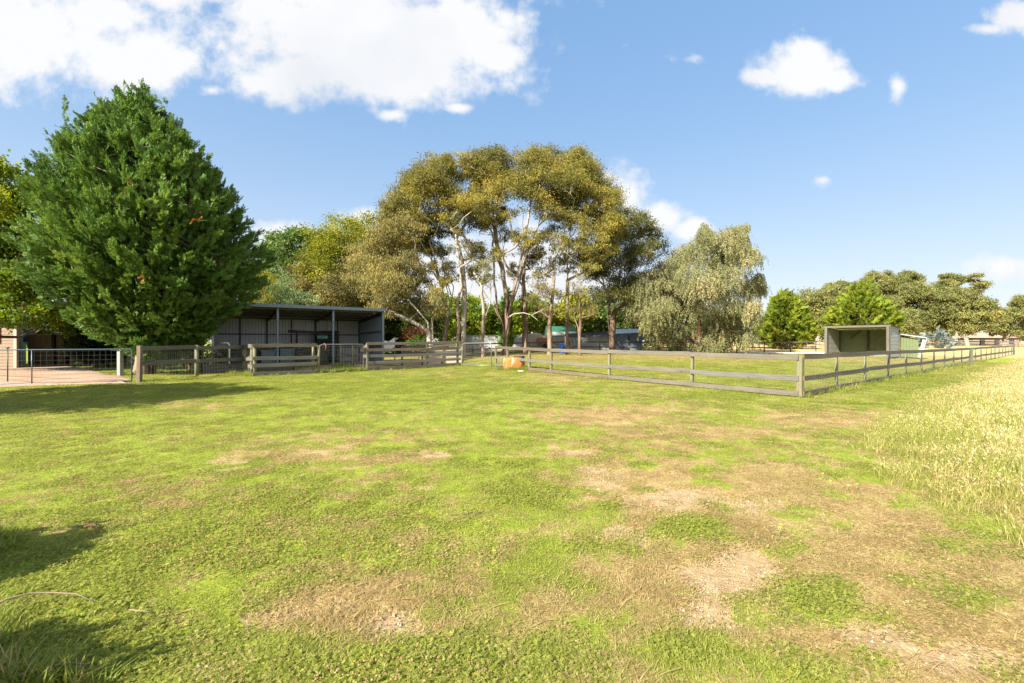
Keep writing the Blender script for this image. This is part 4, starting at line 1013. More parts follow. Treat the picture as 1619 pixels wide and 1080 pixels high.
mb = MB(); mb.add([(hl, HD - .6, 3.05), (hx1 + .7, HD - .6, 3.05), (sx2 + .7, 32.2, 3.05), (hl, 32.2, 3.05), (hl, 29.6, 4.6), (hx1 - 1.2, 29.6, 4.6)],
                  [(0, 1, 5, 4), (1, 2, 5), (2, 3, 4, 5), (0, 3, 2, 1)]); mb.build('roof', m_metal('iron_roof', (.20, .20, .20)), house)
pal = thing('paling_fence', (wx(60, 29), 29., 0), 'short brown timber paling fence between the house and the dark garage', 'paling fence')
mb = MB(); xa, xb = wx(44, 29), wx(80, 29); k = 22
for i in range(k):
    x_ = xa + (xb - xa) * (i + .5) / k; mb.bar((x_, 29 + .012 * (i % 2), 0), (x_, 29 + .012 * (i % 2), 2.0 + rng.normal(0, .01)), .02, (xb - xa) / k * .96, up=(1, 0, 0), ch=.05)
mb.build('palings', m_wood('brown_paling', (.13, .10, .06), (.24, .19, .12)), pal)
mb = MB(); mb.box(((xa + xb) / 2, 28.95, 2.04), (xb - xa + .1, .12, .05)); mb.build('capping', CREAM, pal)
car = thing('garage', (wx(110, 31), 31, 0), 'low garage with dark roller doors between tan piers under a pale iron roof', 'garage')
xs = [wx(p_, 30.) for p_ in (80, 96, 117, 134, 152)]
for x_ in xs: mb = MB(); mb.box((x_, 30., 1.0), (.3 if x_ != xs[3] else .12, .3, 2.1)); mb.build('pier', m_plain('tan_pier', (.22, .19, .09), vary=.15), car)
for i in range(4):
    mb = MB(); x0_, x1_ = xs[i] + .15, xs[i + 1] - .15
    mb.sheet((x0_, 30.1), (x1_, 30.1), (0, 0), (2.0, 2.0), pitch=.1, depth=-.02, vertical=False); mb.build('roller_door', m_plain('roller_dark', (.035, .032, .028)), car)
mb = MB(); mb.box(((xs[0] + xs[-1]) / 2, 30., 2.1), (xs[-1] - xs[0] + .4, .4, .12)); mb.build('lintel', CREAM, car)
mb = MB(); mb.add([(xs[0] + .3, 29.9, 2.17), (xs[-1] + .4, 29.9, 2.17), (xs[-1] - .2, 33.5, 3.15), (xs[0] + .6, 33.5, 3.15), (xs[0] + .3, 36, 2.17), (xs[-1] + .4, 36, 2.17)], [(0, 1, 2, 3), (3, 2, 5, 4), (0, 3, 4), (1, 5, 2)]); mb.build('roof', m_metal('pale_iron', (.48, .50, .53), amt=.03), car)
mb = MB(); mb.box((xs[0] + 2.2, 33, 1.05), (5.2, 5.6, 2.1)); mb.build('side_walls', m_plain('garage_block', (.20, .17, .12)), car)
tap = thing('tap_stand', (wx(12, 16.9), 16.9, 0), 'thin dark tap stand with a cross handle just behind the driveway gate', 'tap')
x_ = wx(12, 17.5); mb = MB(); mb.tube([gp3(x_, 17.5, -.05), gp3(x_, 17.5, 1.33)], .02, 6); mb.tube([gp3(x_ - .07, 17.5, 1.36), gp3(x_ + .07, 17.5, 1.36)], .018, 6); mb.tube([gp3(x_, 17.5, 1.3), gp3(x_, 17.5, 1.37)], .03, 6); mb.build('standpipe', STEEL, tap)

# ------------------------------------------------------------------ beyond the gums: walls, sheds, far rails
wallf = thing('sheet_fence', (wx(780, 58), 58, g1(-2, 58)), 'long pale sheet metal fence behind the gum trunks', 'fence')
zb = g1(-2, 58)
mb = MB(); mb.sheet((wx(735, 58), 58), (wx(905, 58), 58), (zb, zb), (wz(530.5, 58), wz(531.5, 58)), pitch=.25, depth=.02); mb.build('sheeting', m_metal('pale_sheet', (.30, .31, .295), amt=.12), wallf)
mb = MB(); mb.bar((wx(735, 58), 57.96, wz(530.2, 58)), (wx(905, 58), 57.96, wz(531.2, 58)), .06, .08); mb.build('top_rail', m_metal('green_capping', (.16, .26, .18)), wallf)
def far_fence(name, pts_, lab, d_z=(1.15, .6), pw=.11, rh=.13, mat=None, step=3.):
    o = thing(name, (*pts_[0], g1(*pts_[0])), lab, 'rail fence'); mat = mat or WOODD
    for a_, b_ in zip(pts_[:-1], pts_[1:]):
        a_ = np.array(a_); b_ = np.array(b_); L = np.linalg.norm(b_ - a_); k = max(1, int(L / step))
        for i in range(k + 1):
            mb = MB(); post(mb, *(a_ + (b_ - a_) * i / k), max(d_z) + .05, pw, round_=True); mb.build('post', mat, o)
        for zt in d_z: mb = MB(); rail(mb, a_, b_, zt, rh, .04, off=(0, -.07), bow=.03); mb.build('rail', mat, o)
    return o
far_fence('back_fence', [(wx(640, 47), 47), (wx(900, 50), 50)], 'dark post and rail fence along the foot of the gums', step=3.2)
far_fence('back_fence', [(wx(905, 52), 52), (wx(1042, 48), 48), (wx(1150, 50), 50)], 'pale post and rail fence in front of the blue grey sheds', mat=WOOD, step=3.)
far_fence('back_fence', [(wx(1165, 47), 47), (wx(1290, 50), 50)], 'dark low rail fence between the peppercorn and the rounded cypress', step=3.2)
sh2 = thing('green_shed', (wx(885, 60), 60, g1(5, 60)), 'bright green steel shed glimpsed between the gum trunks', 'shed')
GRN = m_metal('green_steel', (.02, .095, .06), amt=.03, metal=.1); z6 = g1(6, 60)
mb = MB(); mb.sheet((wx(868, 60), 60), (wx(912, 60), 60), (z6, z6), (z6 + 2.3, z6 + 2.3), pitch=.25, depth=.02); mb.build('front_wall', m_plain('pale_green_wall', (.33, .36, .33), dirt=(.18, .2, .18)), sh2)
mb = MB(); mb.add([(wx(866, 60), 59.7, z6 + 1.75), (wx(914, 60), 59.7, z6 + 1.75), (wx(914, 60), 63.5, z6 + 3.2), (wx(866, 60), 63.5, z6 + 3.2), (wx(914, 60), 67, z6 + 1.9), (wx(866, 60), 67, z6 + 1.9)], [(0, 1, 2, 3), (3, 2, 4, 5), (0, 3, 5), (1, 4, 2)]); mb.build('roof', GRN, sh2)
sh3 = thing('grey_shed', (wx(970, 56), 56, g1(12, 56)), 'blue grey tin shed with a dark doorway behind the pale rails', 'shed')
z7 = g1(12, 56)
mb = MB(); mb.sheet((wx(972, 56), 56), (wx(1016, 56), 56), (z7, z7), (z7 + 1.95, z7 + 2.1), pitch=.2, depth=.02); mb.build('front_wall', m_metal('blue_tin', (.12, .15, .185), amt=.2), sh3)
mb = MB(); mb.box((wx(994, 56), 55.95, z7 + .9), (.12, .05, 1.8)); mb.build('door_frame', BLACKWOOD, sh3)
mb = MB(); mb.add([(wx(970, 56), 55.8, z7 + 2.0), (wx(1018, 56), 55.8, z7 + 2.15), (wx(1018, 56), 59, z7 + 2.7), (wx(970, 56), 59, z7 + 2.6)], [(0, 1, 2, 3), (3, 2, 1, 0)]); mb.build('roof', ZINC, sh3)
sh4 = thing('white_shed', (wx(945, 57), 57, g1(9, 57)), 'flaking white walled lean shed between the green shed and the grey tin shed', 'shed')
mb = MB(); mb.sheet((wx(900, 57), 57), (wx(968, 57), 57), (z7, z7), (z7 + 1.6, z7 + 1.8), pitch=.2, depth=.02); mb.build('front_wall', m_metal('white_tin', (.30, .31, .30), rust=(.2, .18, .16), amt=.4), sh4)
mb = MB(); mb.add([(wx(898, 57), 56.8, z7 + 1.65), (wx(970, 57), 56.8, z7 + 1.85), (wx(970, 57), 59.8, z7 + 2.3), (wx(898, 57), 59.8, z7 + 2.1)], [(0, 1, 2, 3), (3, 2, 1, 0)]); mb.build('roof', STEEL, sh4)
tank = thing('water_tank', (wx(846, 56), 56, g1(3, 56)), 'cream and rust coloured tank by the sheet fence', 'tank')
mb = MB(); mb.lathe((wx(846, 56), 56, g1(3, 56)), [(.0, 0), (.85, 0), (.87, .5), (.85, 1.9), (.80, 2.0), (.0, 2.12)], 24); mb.build('tank_wall', m_plain('cream_tank', (.40, .33, .25), dirt=(.33, .22, .12)), tank)
hay = thing('rusty_trailer', (wx(862, 55), 55, g1(4, 55)), 'rust brown box trailer parked under the gums', 'trailer')
zt = g1(4, 55); mb = MB(); cx_ = wx(862, 55)
mb.box((cx_, 55, zt + 1.0), (1.7, 1.2, .06)); mb.box((cx_, 54.42, zt + 1.28), (1.7, .05, .5)); mb.box((cx_, 55.58, zt + 1.28), (1.7, .05, .5)); mb.box((cx_ - .83, 55, zt + 1.28), (.05, 1.1, .5)); mb.box((cx_ + .83, 55, zt + 1.28), (.05, 1.1, .5))
mb.build('tray', m_plain('rust_tray', (.34, .16, .06)), hay)
for s_ in (-.68, .68):
    mb = MB(); mb.tube([(cx_ + .1, 55 + s_ - .08, zt + .42), (cx_ + .1, 55 + s_ + .08, zt + .42)], .42, 16); mb.build('wheel', BLACKWOOD, hay)
mb = MB(); mb.bar((cx_ + .85, 55, zt + .85), (cx_ + 1.9, 55, zt + .6), .07, .08); mb.build('drawbar', RUST, hay)
drum = thing('blue_drum', (wx(888.5, 46), 46, g1(5, 46)), 'bright blue plastic drum at the foot of a gum trunk', 'drum')
mb = MB(); mb.lathe((wx(888.5, 46), 46, g1(5, 46)), [(0, 0), (.27, .0), (.29, .05), (.29, .28), (.305, .3), (.29, .32), (.29, .58), (.305, .6), (.29, .62), (.28, .88), (.2, .92), (0, .92)], 24); mb.build('shell', m_plain('blue_plastic', (.015, .06, .30), vary=.15, rough=.4), drum)
for px_d, lab in ((823, 'flattened pale scrap of sacking on the grass in front of the orange trough'),):
    dd = 23.2; s_ = thing('sack_scrap', (wx(px_d, dd), dd, g1(wx(px_d, dd), dd)), lab, 'scrap')
    mb = MB(); V = [(wx(px_d, dd) + a_ * .18, dd + b_ * .2, g1(wx(px_d, dd), dd) + .05 + .03 * rng.random()) for a_, b_ in ((-1, -.6), (-.2, -1), (.9, -.7), (1.1, .3), (.2, .8), (-.8, .5))] + [(wx(px_d, dd), dd, g1(wx(px_d, dd), dd) + .09)]
    mb.add(V, [(i, (i + 1) % 6, 6) for i in range(6)]); mb.build('cloth', m_plain('sacking', (.62, .58, .5)), s_)
def pxg(px, py, d): return np.array([wx(px, d), d])
# posts and guards at the far part of the long fence
gu = thing('guard_post', (wx(1536, 31.), 31., g1(wx(1536, 31.), 31.)), 'pale weathered timber guard post standing out from the long fence', 'post')
x_ = wx(1536, 31.0); mb = MB(); mb.bar(gp3(x_, 31.0, -.1), gp3(x_ + .03, 31.0, 1.12), .12, .10, up=(1, 0, 0)); mb.bar(gp3(x_ - .2, 31.1, .25), gp3(x_ + .15, 31.1, .3), .04, .10); mb.build('guard_board', WOOD, gu)
far_fence('boundary_fence', [(wx(1440, 118), 118), (wx(1610, 108), 108)], 'long low rail fence at the foot of the far gums', step=6., mat=WOOD, d_z=(1.3, .7), rh=.22, pw=.2)
far_fence('boundary_fence', [(wx(1200, 84), 84), (wx(1310, 88), 88)], 'short pale rail fence at the edge of the hay paddock beyond the rounded cypress', step=5., mat=WOOD, d_z=(1.2, .6), rh=.18, pw=.16)
fh = thing('farm_house', (wx(1570, 125), 125, 0), 'low pale roofed farmhouse half hidden behind the far gums', 'house')
mb = MB(); mb.box((wx(1570, 125), 127, 1.3), (13, 6, 2.6)); mb.build('walls', m_plain('house_wall', (.22, .18, .14)), fh)
mb = MB(); x_ = wx(1570, 125); mb.add([(x_ - 7.2, 123.4, 2.6), (x_ + 7.2, 123.4, 2.6), (x_ + 7.2, 130.6, 2.6), (x_ - 7.2, 130.6, 2.6), (x_ - 4, 127, 4.8), (x_ + 4, 127, 4.8)], [(0, 1, 5, 4), (1, 2, 5), (2, 3, 4, 5), (3, 0, 4)]); mb.build('roof', m_plain('tile_roof', (.26, .20, .155)), fh)
for k in range(3):
    mb = MB(); mb.box((x_ - 4 + 4 * k, 123.97, 1.5), (1.4, .08, 1.2)); mb.build('window', STEEL, fh)

# ------------------------------------------------------------------ small things lying on the lawn
dung = m_plain('dry_dung', (.16, .09, .045), vary=.4, scale=25, bump=.8)
def clod(name, px, py, r, lab, cat, mat, seed):
    d = F * CH / (py - 540); x0 = wx(px, d); q_ = np.random.default_rng(seed); n_ = 14; V = []; z0 = g1(x0, d)
    for i, (rr, zz) in enumerate(((1.1, -.01), (1., .25), (.75, .5), (.35, .62))):
        for k in range(n_): a = 6.283 * k / n_; m_ = rr * r * (1 + .22 * q_.normal()); V.append((x0 + m_ * math.cos(a), d + m_ * math.sin(a) * .8, z0 + max(-.005, zz * r * .8 + q_.normal() * r * .05)))
    V.append((x0, d, z0 + r * .5)); mb = MB()
    mb.add(V, [(i * n_ + k, i * n_ + (k + 1) % n_, (i + 1) * n_ + (k + 1) % n_, (i + 1) * n_ + k) for i in range(3) for k in range(n_)] + [(3 * n_ + k, 3 * n_ + (k + 1) % n_, 4 * n_) for k in range(n_)], smooth=True)
    o = mb.build(name, mat, loc=(x0, d, z0)); tag(o, lab, cat); return o
clod('dried_dung', 143, 833, .052, 'reddish brown dried dung pat lying on the green lawn', 'dung', dung, 1)
def stick(name, pts_, r, lab, cat='twig', mat=None):
    P_ = []
    for px, py, h in pts_:
        d = F * CH / (py - 540); P_.append((wx(px, d), d, g1(wx(px, d), d) + h))
    mb = MB(); mb.tube(P_, [r * (1 - .5 * i / (len(P_) - 1)) for i in range(len(P_))], 6); o = mb.build(name, mat or m_wood('stick_wood', (.16, .115, .07), (.33, .26, .18)), loc=P_[0]); tag(o, lab, cat)
stick('dry_stick', [(-30, 995, .10), (10, 978, .11), (45, 965, .10), (85, 958, .08), (120, 957, .07), (150, 960, .03)], .006, 'long curved pale dry stick lying over the rank grass', 'stick')
stick('dry_stick', [(30, 1085, .05), (70, 1072, .05), (110, 1064, .05), (138, 1060, .03)], .005, 'thin straight dry stalk at the very bottom of the grass', 'stick')
stick('straw_stalk', [(205, 972, .03), (222, 974, .03), (240, 976, .03)], .003, 'single pale straw stalk on clover', 'stalk')
YEL = m_plain('dandelion_yellow', (.75, .55, .02), vary=.15, bump=0); STEM = m_plain('flower_stem', (.12, .2, .04), bump=0)
fl_spots = [(1233,845),(945,787),(972,662),(780,888),(1232,850),(1312,772),(1340,779),(1300,760),(1354,777)]
for k, (px, py) in enumerate(fl_spots):
    d = F * CH / (py - 540); x0 = wx(px, d); z0 = g1(x0, d); r_ = .011
    o = thing('dandelion_flower', (x0, d, z0), 'small yellow dandelion flower in the worn lawn', 'flower', group='yellow flowers dotted over the lawn')
    mb = MB(); mb.tube([(x0, d, z0), (x0 + .006, d, z0 + .075)], .002, 5); mb.build('stem', STEM, o)
    mb = MB(); V = [(x0 + .006, d, z0 + .082)]
    for j in range(16): a = 6.283 * j / 16; rr = r_ * (1 if j % 2 else .72); V.append((x0 + .006 + rr * math.cos(a), d + rr * math.sin(a), z0 + .078 + .006 * (j % 2)))
    mb.add(V, [(0, 1 + j, 1 + (j + 1) % 16) for j in range(16)]); mb.build('petals', YEL, o)
# ------------------------------------------------------------------ trees
def ndir(n, r): v = r.normal(size=(n, 3)); return v / np.linalg.norm(v, axis=1, keepdims=True)
def nrmz(v): return v / np.maximum(np.linalg.norm(v, axis=-1, keepdims=True), 1e-9)
def leaf_quads(P, A, L, Wd, r, fold=0.):
    """rhombic leaves at P growing along A"""
    n = len(P); S = nrmz(np.cross(A, ndir(n, r))); L = np.asarray(L).reshape(-1, 1) * np.ones((n, 1)); Wd = np.asarray(Wd).reshape(-1, 1) * np.ones((n, 1))
    V = np.stack([P, P + A * L * .5 + S * Wd * .5, P + A * L, P + A * L * .5 - S * Wd * .5], 1).reshape(-1, 3)
    return V, np.arange(4 * n).reshape(-1, 4)

class Skel:
    """branching skeleton that reaches out to a list of leaf puffs"""
    def __init__(s, base, r): s.P = [np.array(base, float)]; s.par = [-1]; s.r = r
    def stem(s, start, pts, seg=.8, wob=.05):
        cur = start
        for q in pts:
            q = np.array(q, float); p = s.P[cur]; k = max(1, int(np.linalg.norm(q - p) / seg))
            for i in range(1, k + 1):
                w = s.r.normal(0, wob, 3) if i < k else 0
                s.P.append(p + (q - p) * i / k + w); s.par.append(cur); cur = len(s.P) - 1
        return cur
    def reach(s, c, seg=.7, lift=.12, minz=1.2):
        Pn = np.array(s.P); c = np.array(c, float); d = Pn - c; D = np.linalg.norm(d, axis=1)
        hz = np.hypot(d[:, 0], d[:, 1]); bad = np.maximum(0, Pn[:, 2] - (c[2] - .35 * hz)) * 2.2 + np.maximum(0, minz - (Pn[:, 2] - Pn[0, 2])) * 3
        i = int(np.argmin(D + bad)); p = Pn[i]; L = np.linalg.norm(c - p); k = max(1, int(L / seg)); cur = i; side = s.r.normal(0, .07, 3) * L
        for j in range(1, k + 1):
            t = j / k; q = p + (c - p) * t + (side + np.array([0, 0, -lift * L])) * math.sin(math.pi * t) * .8 + (s.r.normal(0, .04, 3) * min(L, 2) if j < k else 0)
            s.P.append(q); s.par.append(cur); cur = len(s.P) - 1
        return cur
    def build(s, name, mat, parent, r0, rmin=.012, pw=.6, sides=6):
        n = len(s.P); par = np.array(s.par); w = np.zeros(n); ch = [[] for _ in range(n)]
        for i in range(1, n): ch[par[i]].append(i)
        for i in range(n - 1, -1, -1):
            if not ch[i]: w[i] += 1
            if i: w[par[i]] += w[i]
        rad = np.maximum(rmin, r0 * (w / w[0]) ** pw)
        rad[0] *= 1.25
        V = []; Q = []; nv = 0
        stack = [(c, 0) for c in ch[0]]
        while stack:
            c, p = stack.pop(); chain = [p, c]
            while ch[chain[-1]]:
                ks = sorted(ch[chain[-1]], key=lambda k: -w[k]); stack += [(k, chain[-1]) for k in ks[1:]]; chain.append(ks[0])
            pts = [s.P[k] for k in chain]; rr = [rad[k] for k in chain]; rr[0] = min(rr[0], rr[1] * 1.15) if p else rr[0]; rr[-1] *= .6
            if p == 0: pts[0] = pts[0] - np.array([0, 0, .25])
            m = len(pts); sd = sides if rr[1] > .05 else 4; u = None
            for i in range(m):
                a = unit(pts[min(i + 1, m - 1)] - pts[max(i - 1, 0)])
                if u is None: u = np.cross(a, (.3, 1., .1))
                u = unit(u - a * np.dot(u, a)); v = np.cross(a, u)
                for k in range(sd):
                    t = 2 * math.pi * k / sd; V.append(pts[i] + (u * math.cos(t) + v * math.sin(t)) * rr[i] * (1 + .08 * math.sin(3 * t + i)))
            for i in range(m - 1):
                for k in range(sd): Q.append((nv + i * sd + k, nv + i * sd + (k + 1) % sd, nv + (i + 1) * sd + (k + 1) % sd, nv + (i + 1) * sd + k))
            nv += m * sd
        return mesh_np(name, V, [np.array(Q)], mat, parent, smooth=True)

def puff_leaves(C, Rr, r, n, L, Wd, kind='gum', sub=14, ctint=.5):
    fine = 1.
    if .2 <= L <= .30: fine = 1.5; L = L * .78; Wd = Wd * .80
    """leaves of every puff: sub-clusters on the outer shell, hung or held up"""
    Ps = []; As = []; Ts = []
    for c, (rx, rz) in zip(C, Rr):
        up = .55 if kind == 'gum' else .25
        D = ndir(sub, r); D[:, 2] += up; D = nrmz(D)
        rad = (.45 + .55 * r.random((sub, 1)))
        sc = np.array([rx, rx, rz]); S = c + D * rad * 1.12 * sc + r.normal(0, .12, (sub, 3)) * sc
        k = max(3, int(1.9 * n * fine * (rx ** 2) / sub)); st = np.clip(r.normal(.5, .2) * ctint + r.random() * (1 - ctint) * .5, 0, 1)
        sig = .24 if kind == 'gum' else .25
        G = S[:, None, :] + r.normal(0, 1, (sub, k, 3)) * sc * sig * np.array([1, 1, .75])
        G = G.reshape(-1, 3); m = len(G)
        if kind == 'gum': A = nrmz(r.normal(0, .75, (m, 3)) + np.array([0, 0, -.75]))
        elif kind == 'weep': A = nrmz(r.normal(0, .35, (m, 3)) + np.array([0, 0, -1.]))
        else: A = nrmz(r.normal(0, 1, (m, 3)) + np.repeat(D, k, 0) * .9 + np.array([0, 0, .1]))
        Ps.append(G); As.append(A); Ts.append(np.clip(st + np.repeat(r.normal(0, .15, sub), k) + r.normal(0, .09, m), 0, 1))
    P = np.concatenate(Ps); A = np.concatenate(As); T = np.concatenate(Ts); m = len(P)
    V, Q = leaf_quads(P, A, L * (.65 + .7 * r.random(m)), Wd * (.7 + .6 * r.random(m)), r)
    return V, Q, T

def px_puffs(lst, d, r, dz=2.5, ox=0, oy=0, s=1., jit=0.):
    C = []; R_ = []
    for (x, y, rr) in lst:
        px, py, pr = ox + x / s, oy + y / s, rr / s
        dd = d + r.normal(0, dz); C.append((wx(px, dd) + r.normal(0, jit), dd, wz(py, dd))); rx = pr / F * dd; R_.append((rx, rx * .8))
    return C, R_
def add_depth(C, R_, r, k, spread):
    R_ = [(a * 1.04, b * 1.04) for a, b in R_]; C = [(c[0], c[1], c[2] - .12 * q[0]) for c, q in zip(C, R_)]
    """more puffs of the same crown in front and behind"""
    C2 = []; R2 = []
    for c, q in zip(C, R_):
        C2.append(c); R2.append(q)
        for _ in range(k):
            if k == 1 and r.random() < .1: continue
            yn = c[1] + r.normal(0, spread); kf = yn / c[1]
            C2.append(((c[0] + r.normal(0, .45) * q[0]) * kf, yn, CH + (c[2] - CH - abs(r.normal(0, .7)) * q[0]) * kf)); R2.append((q[0] * (.7 + .3 * r.random()), q[1] * (.7 + .3 * r.random())))
    return C2, R2

def puff_tree(name, lab, cat, px, d, stems, C, R_, leafm, barkm, n, L, Wd, r, kind='gum', r0=.3, group=None, twig=5, lift=.1, sub=14, pw=.62, minz=1.2):
    x0 = wx(px, d); z0 = g1(x0, d); o = thing(name, (x0, d, z0), lab, cat, group)
    sk = Skel((x0, d, z0 - .1), r)
    for st in stems: sk.stem(0, st)
    base = np.array([x0, d, z0]); order = np.argsort([np.linalg.norm(np.array(c) - base) for c in C])
    for i in order:
        c = np.array(C[i]); e = sk.reach(c - (0, 0, R_[i][1] * .35), lift=lift, minz=minz)
        for _ in range(twig):
            t = ndir(1, r)[0]; t[2] = abs(t[2]) * .8; q = c + t * np.array([R_[i][0], R_[i][0], R_[i][1]]) * .75
            sk.stem(e, [q], seg=.8, wob=.03)
    sk.build('trunk', barkm, o, r0, pw=pw)
    V, Q, T = puff_leaves([np.array(c) for c in C], R_, r, n, L, Wd, kind, sub)
    mesh_np('crown', V, [Q], leafm, o, attrs={'tint': ('FACE', T)})
    return o

GUM = m_leaf('gum_leaf', [(0., (.074, .080, .025)), (.35, (.162, .152, .038)), (.65, (.285, .242, .050)), (1., (.43, .30, .064))], transl=.42, spec=.10, big=.6)
GUMD = m_leaf('dark_gum_leaf', [(0., (.045, .056, .026)), (.4, (.11, .115, .038)), (.75, (.20, .185, .052)), (1., (.32, .21, .075))], transl=.3)
BRN = m_leaf('brown_gum_leaf', [(0., (.085, .082, .030)), (.4, (.18, .158, .052)), (.7, (.27, .232, .068)), (1., (.37, .26, .10))], transl=.34, spec=.1)
FARG = m_leaf('far_gum_leaf', [(0., (.08, .095, .035)), (.4, (.155, .165, .052)), (.75, (.25, .235, .07)), (1., (.33, .26, .09))], transl=.32)
YGR = m_leaf('yellow_green_leaf', [(0., (.08, .095, .014)), (.4, (.19, .205, .022)), (.75, (.33, .315, .032)), (1., (.44, .35, .045))], transl=.38)
MGR = m_leaf('mid_green_leaf', [(0., (0.045, 0.078, 0.020)), (.45, (0.112, 0.173, 0.042)), (1., (0.225, 0.300, 0.077))], transl=.32)
SIL = m_leaf('silver_green_leaf', [(0., (0.091, 0.130, 0.058)), (.5, (0.195, 0.260, 0.111)), (1., (0.325, 0.377, 0.182))], transl=.3)
HED = m_leaf('hedge_leaf', [(0., (0.053, 0.090, 0.010)), (.4, (0.150, 0.210, 0.014)), (.75, (0.285, 0.330, 0.022)), (1., (0.450, 0.405, 0.024))], transl=.38)
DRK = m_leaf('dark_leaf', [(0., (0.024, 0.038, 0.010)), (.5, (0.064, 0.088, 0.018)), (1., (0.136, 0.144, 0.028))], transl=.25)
MAP = m_leaf('maple_leaf', [(0., (.040, .072, .010)), (.4, (.10, .155, .015)), (.75, (.25, .265, .022)), (1., (.45, .36, .035))], transl=.38)
PEP = m_leaf('weeping_leaf', [(0., (.105, .115, .048)), (.4, (.20, .203, .088)), (.7, (.285, .268, .128)), (1., (.38, .26, .15))], transl=.32, big=.6)
CYP = m_leaf('cypress_spray', [(0., (.038, .072, .018)), (.4, (.088, .160, .032)), (.75, (.165, .245, .05)), (1., (.28, .33, .08))], transl=.28, big=.5)
CYG = m_leaf('golden_cypress_spray', [(0., (.05, .085, .010)), (.4, (.135, .18, .018)), (.75, (.25, .265, .025)), (1., (.37, .33, .035))], transl=.26, big=.5)
CYN = m_leaf('pencil_spray', [(0., (0.046, 0.104, 0.010)), (.5, (0.098, 0.195, 0.018)), (1., (0.169, 0.273, 0.030))], transl=.25)
BLU = m_leaf('blue_spruce_spray', [(0., (.09, .13, .12)), (.5, (.16, .205, .19)), (1., (.25, .29, .26))], transl=.15)
BARK = m_bark('gum_bark', (.09, .06, .042), (.25, .185, .14), (.35, .29, .235), .5, pale=(.35, .305, .255), zr=(3., 7.5))
BARKD = m_bark('rough_bark', (.05, .033, .025), (.17, .115, .08), (.30, .22, .16), .45, pale=(.36, .31, .26), zr=(5., 11.))
BARKP = m_bark('pale_bark', (.19, .155, .125), (.34, .295, .245), (.42, .37, .32), .5)
BARKF = m_bark('far_bark', (.16, .13, .10), (.28, .24, .19), (.34, .30, .25), .4)
BARKR = m_bark('red_bark', (.06, .032, .022), (.17, .09, .06), (.10, .055, .04), .5)

Z = dict(ox=560, oy=220, s=3.176)
def zp(x, y, d): return (wx(560 + x / 3.176, d), d, wz(220 + y / 3.176, d))
# --- the grove of gums
D1 = 42.
r = np.random.default_rng(21)
C, R_ = px_puffs([(430,130,85),(370,190,90),(300,235,85),(330,175,60),(270,330,95),(210,370,75),(190,315,55),(350,330,90),(460,220,85),(500,290,70),(480,120,60),(420,420,60),(300,430,80),(240,470,70),(390,255,80),(455,340,65),(330,270,80),(380,540,45),(440,560,40),(330,520,50),(470,640,36),(400,640,36),(250,540,55),(300,580,45),(200,440,60),(280,380,65),(350,470,50),(420,470,45),(460,700,30),(180,500,50)], D1, r, 1.6, **Z)
C, R_ = add_depth(C, R_, r, 1, 1.6)
puff_tree('gum_tree', 'tall gum with forked red brown trunk, its crown the nearest the yellow green tree', 'gum tree', 702, D1, [[zp(470, 900, D1), zp(430, 700, D1), zp(395, 560, D1 - .5), zp(350, 440, D1)], [zp(475, 880, D1), zp(500, 740, D1 + .4), zp(440, 640, D1 + .6), zp(420, 520, D1 + 1)], [zp(470, 860, D1), zp(410, 650, D1 - .4), zp(330, 510, D1 - .7), zp(270, 400, D1 - .7)], [zp(480, 840, D1), zp(430, 560, D1 + .3), zp(415, 400, D1 + .5), zp(430, 250, D1 + .6)], [zp(470, 880, D1), zp(380, 700, D1 + .5), zp(340, 600, D1 + .7)]],
          C, R_, GUM, BARK, 360, .26, .085, r, r0=.28, pw=.8, group='gum grove', lift=.08)
r = np.random.default_rng(22); d = 41.
C, R_ = px_puffs([(520,330,75),(580,315,75),(600,300,50),(560,400,60),(600,540,45),(480,400,50),(640,260,60)], d, r, 1.2, **Z)
C, R_ = add_depth(C, R_, r, 1, 1.2)
puff_tree('gum_tree', 'slender pale straight gum standing just before the dark multi stemmed trunk', 'gum tree', 731.5, d, [[zp(553, 820, d), zp(545, 660, d), zp(512, 470, d), zp(500, 360, d)], [zp(553, 900, d), zp(600, 700, d + .3)]],
          C, R_, GUM, BARKP, 340, .26, .085, r, r0=.24, group='gum grove', lift=.05)
r = np.random.default_rng(23)
C, R_ = px_puffs([(640,115,85),(700,90,80),(590,150,80),(600,190,70),(700,180,85),(780,130,85),(850,140,85),(840,225,85),(760,220,80),(690,260,55),(920,105,80),(930,190,85),(900,280,80),(990,100,70),(650,230,60),(690,385,70),(685,430,60),(720,345,50),(640,345,50),(570,110,60),(940,140,80),(880,600,38),(930,560,38),(820,480,36),(600,660,38),(720,560,32),(780,380,40),(880,480,40),(950,480,45),(800,640,30)], D1, r, 2., **Z)
C, R_ = add_depth(C, R_, r, 1, 2.)
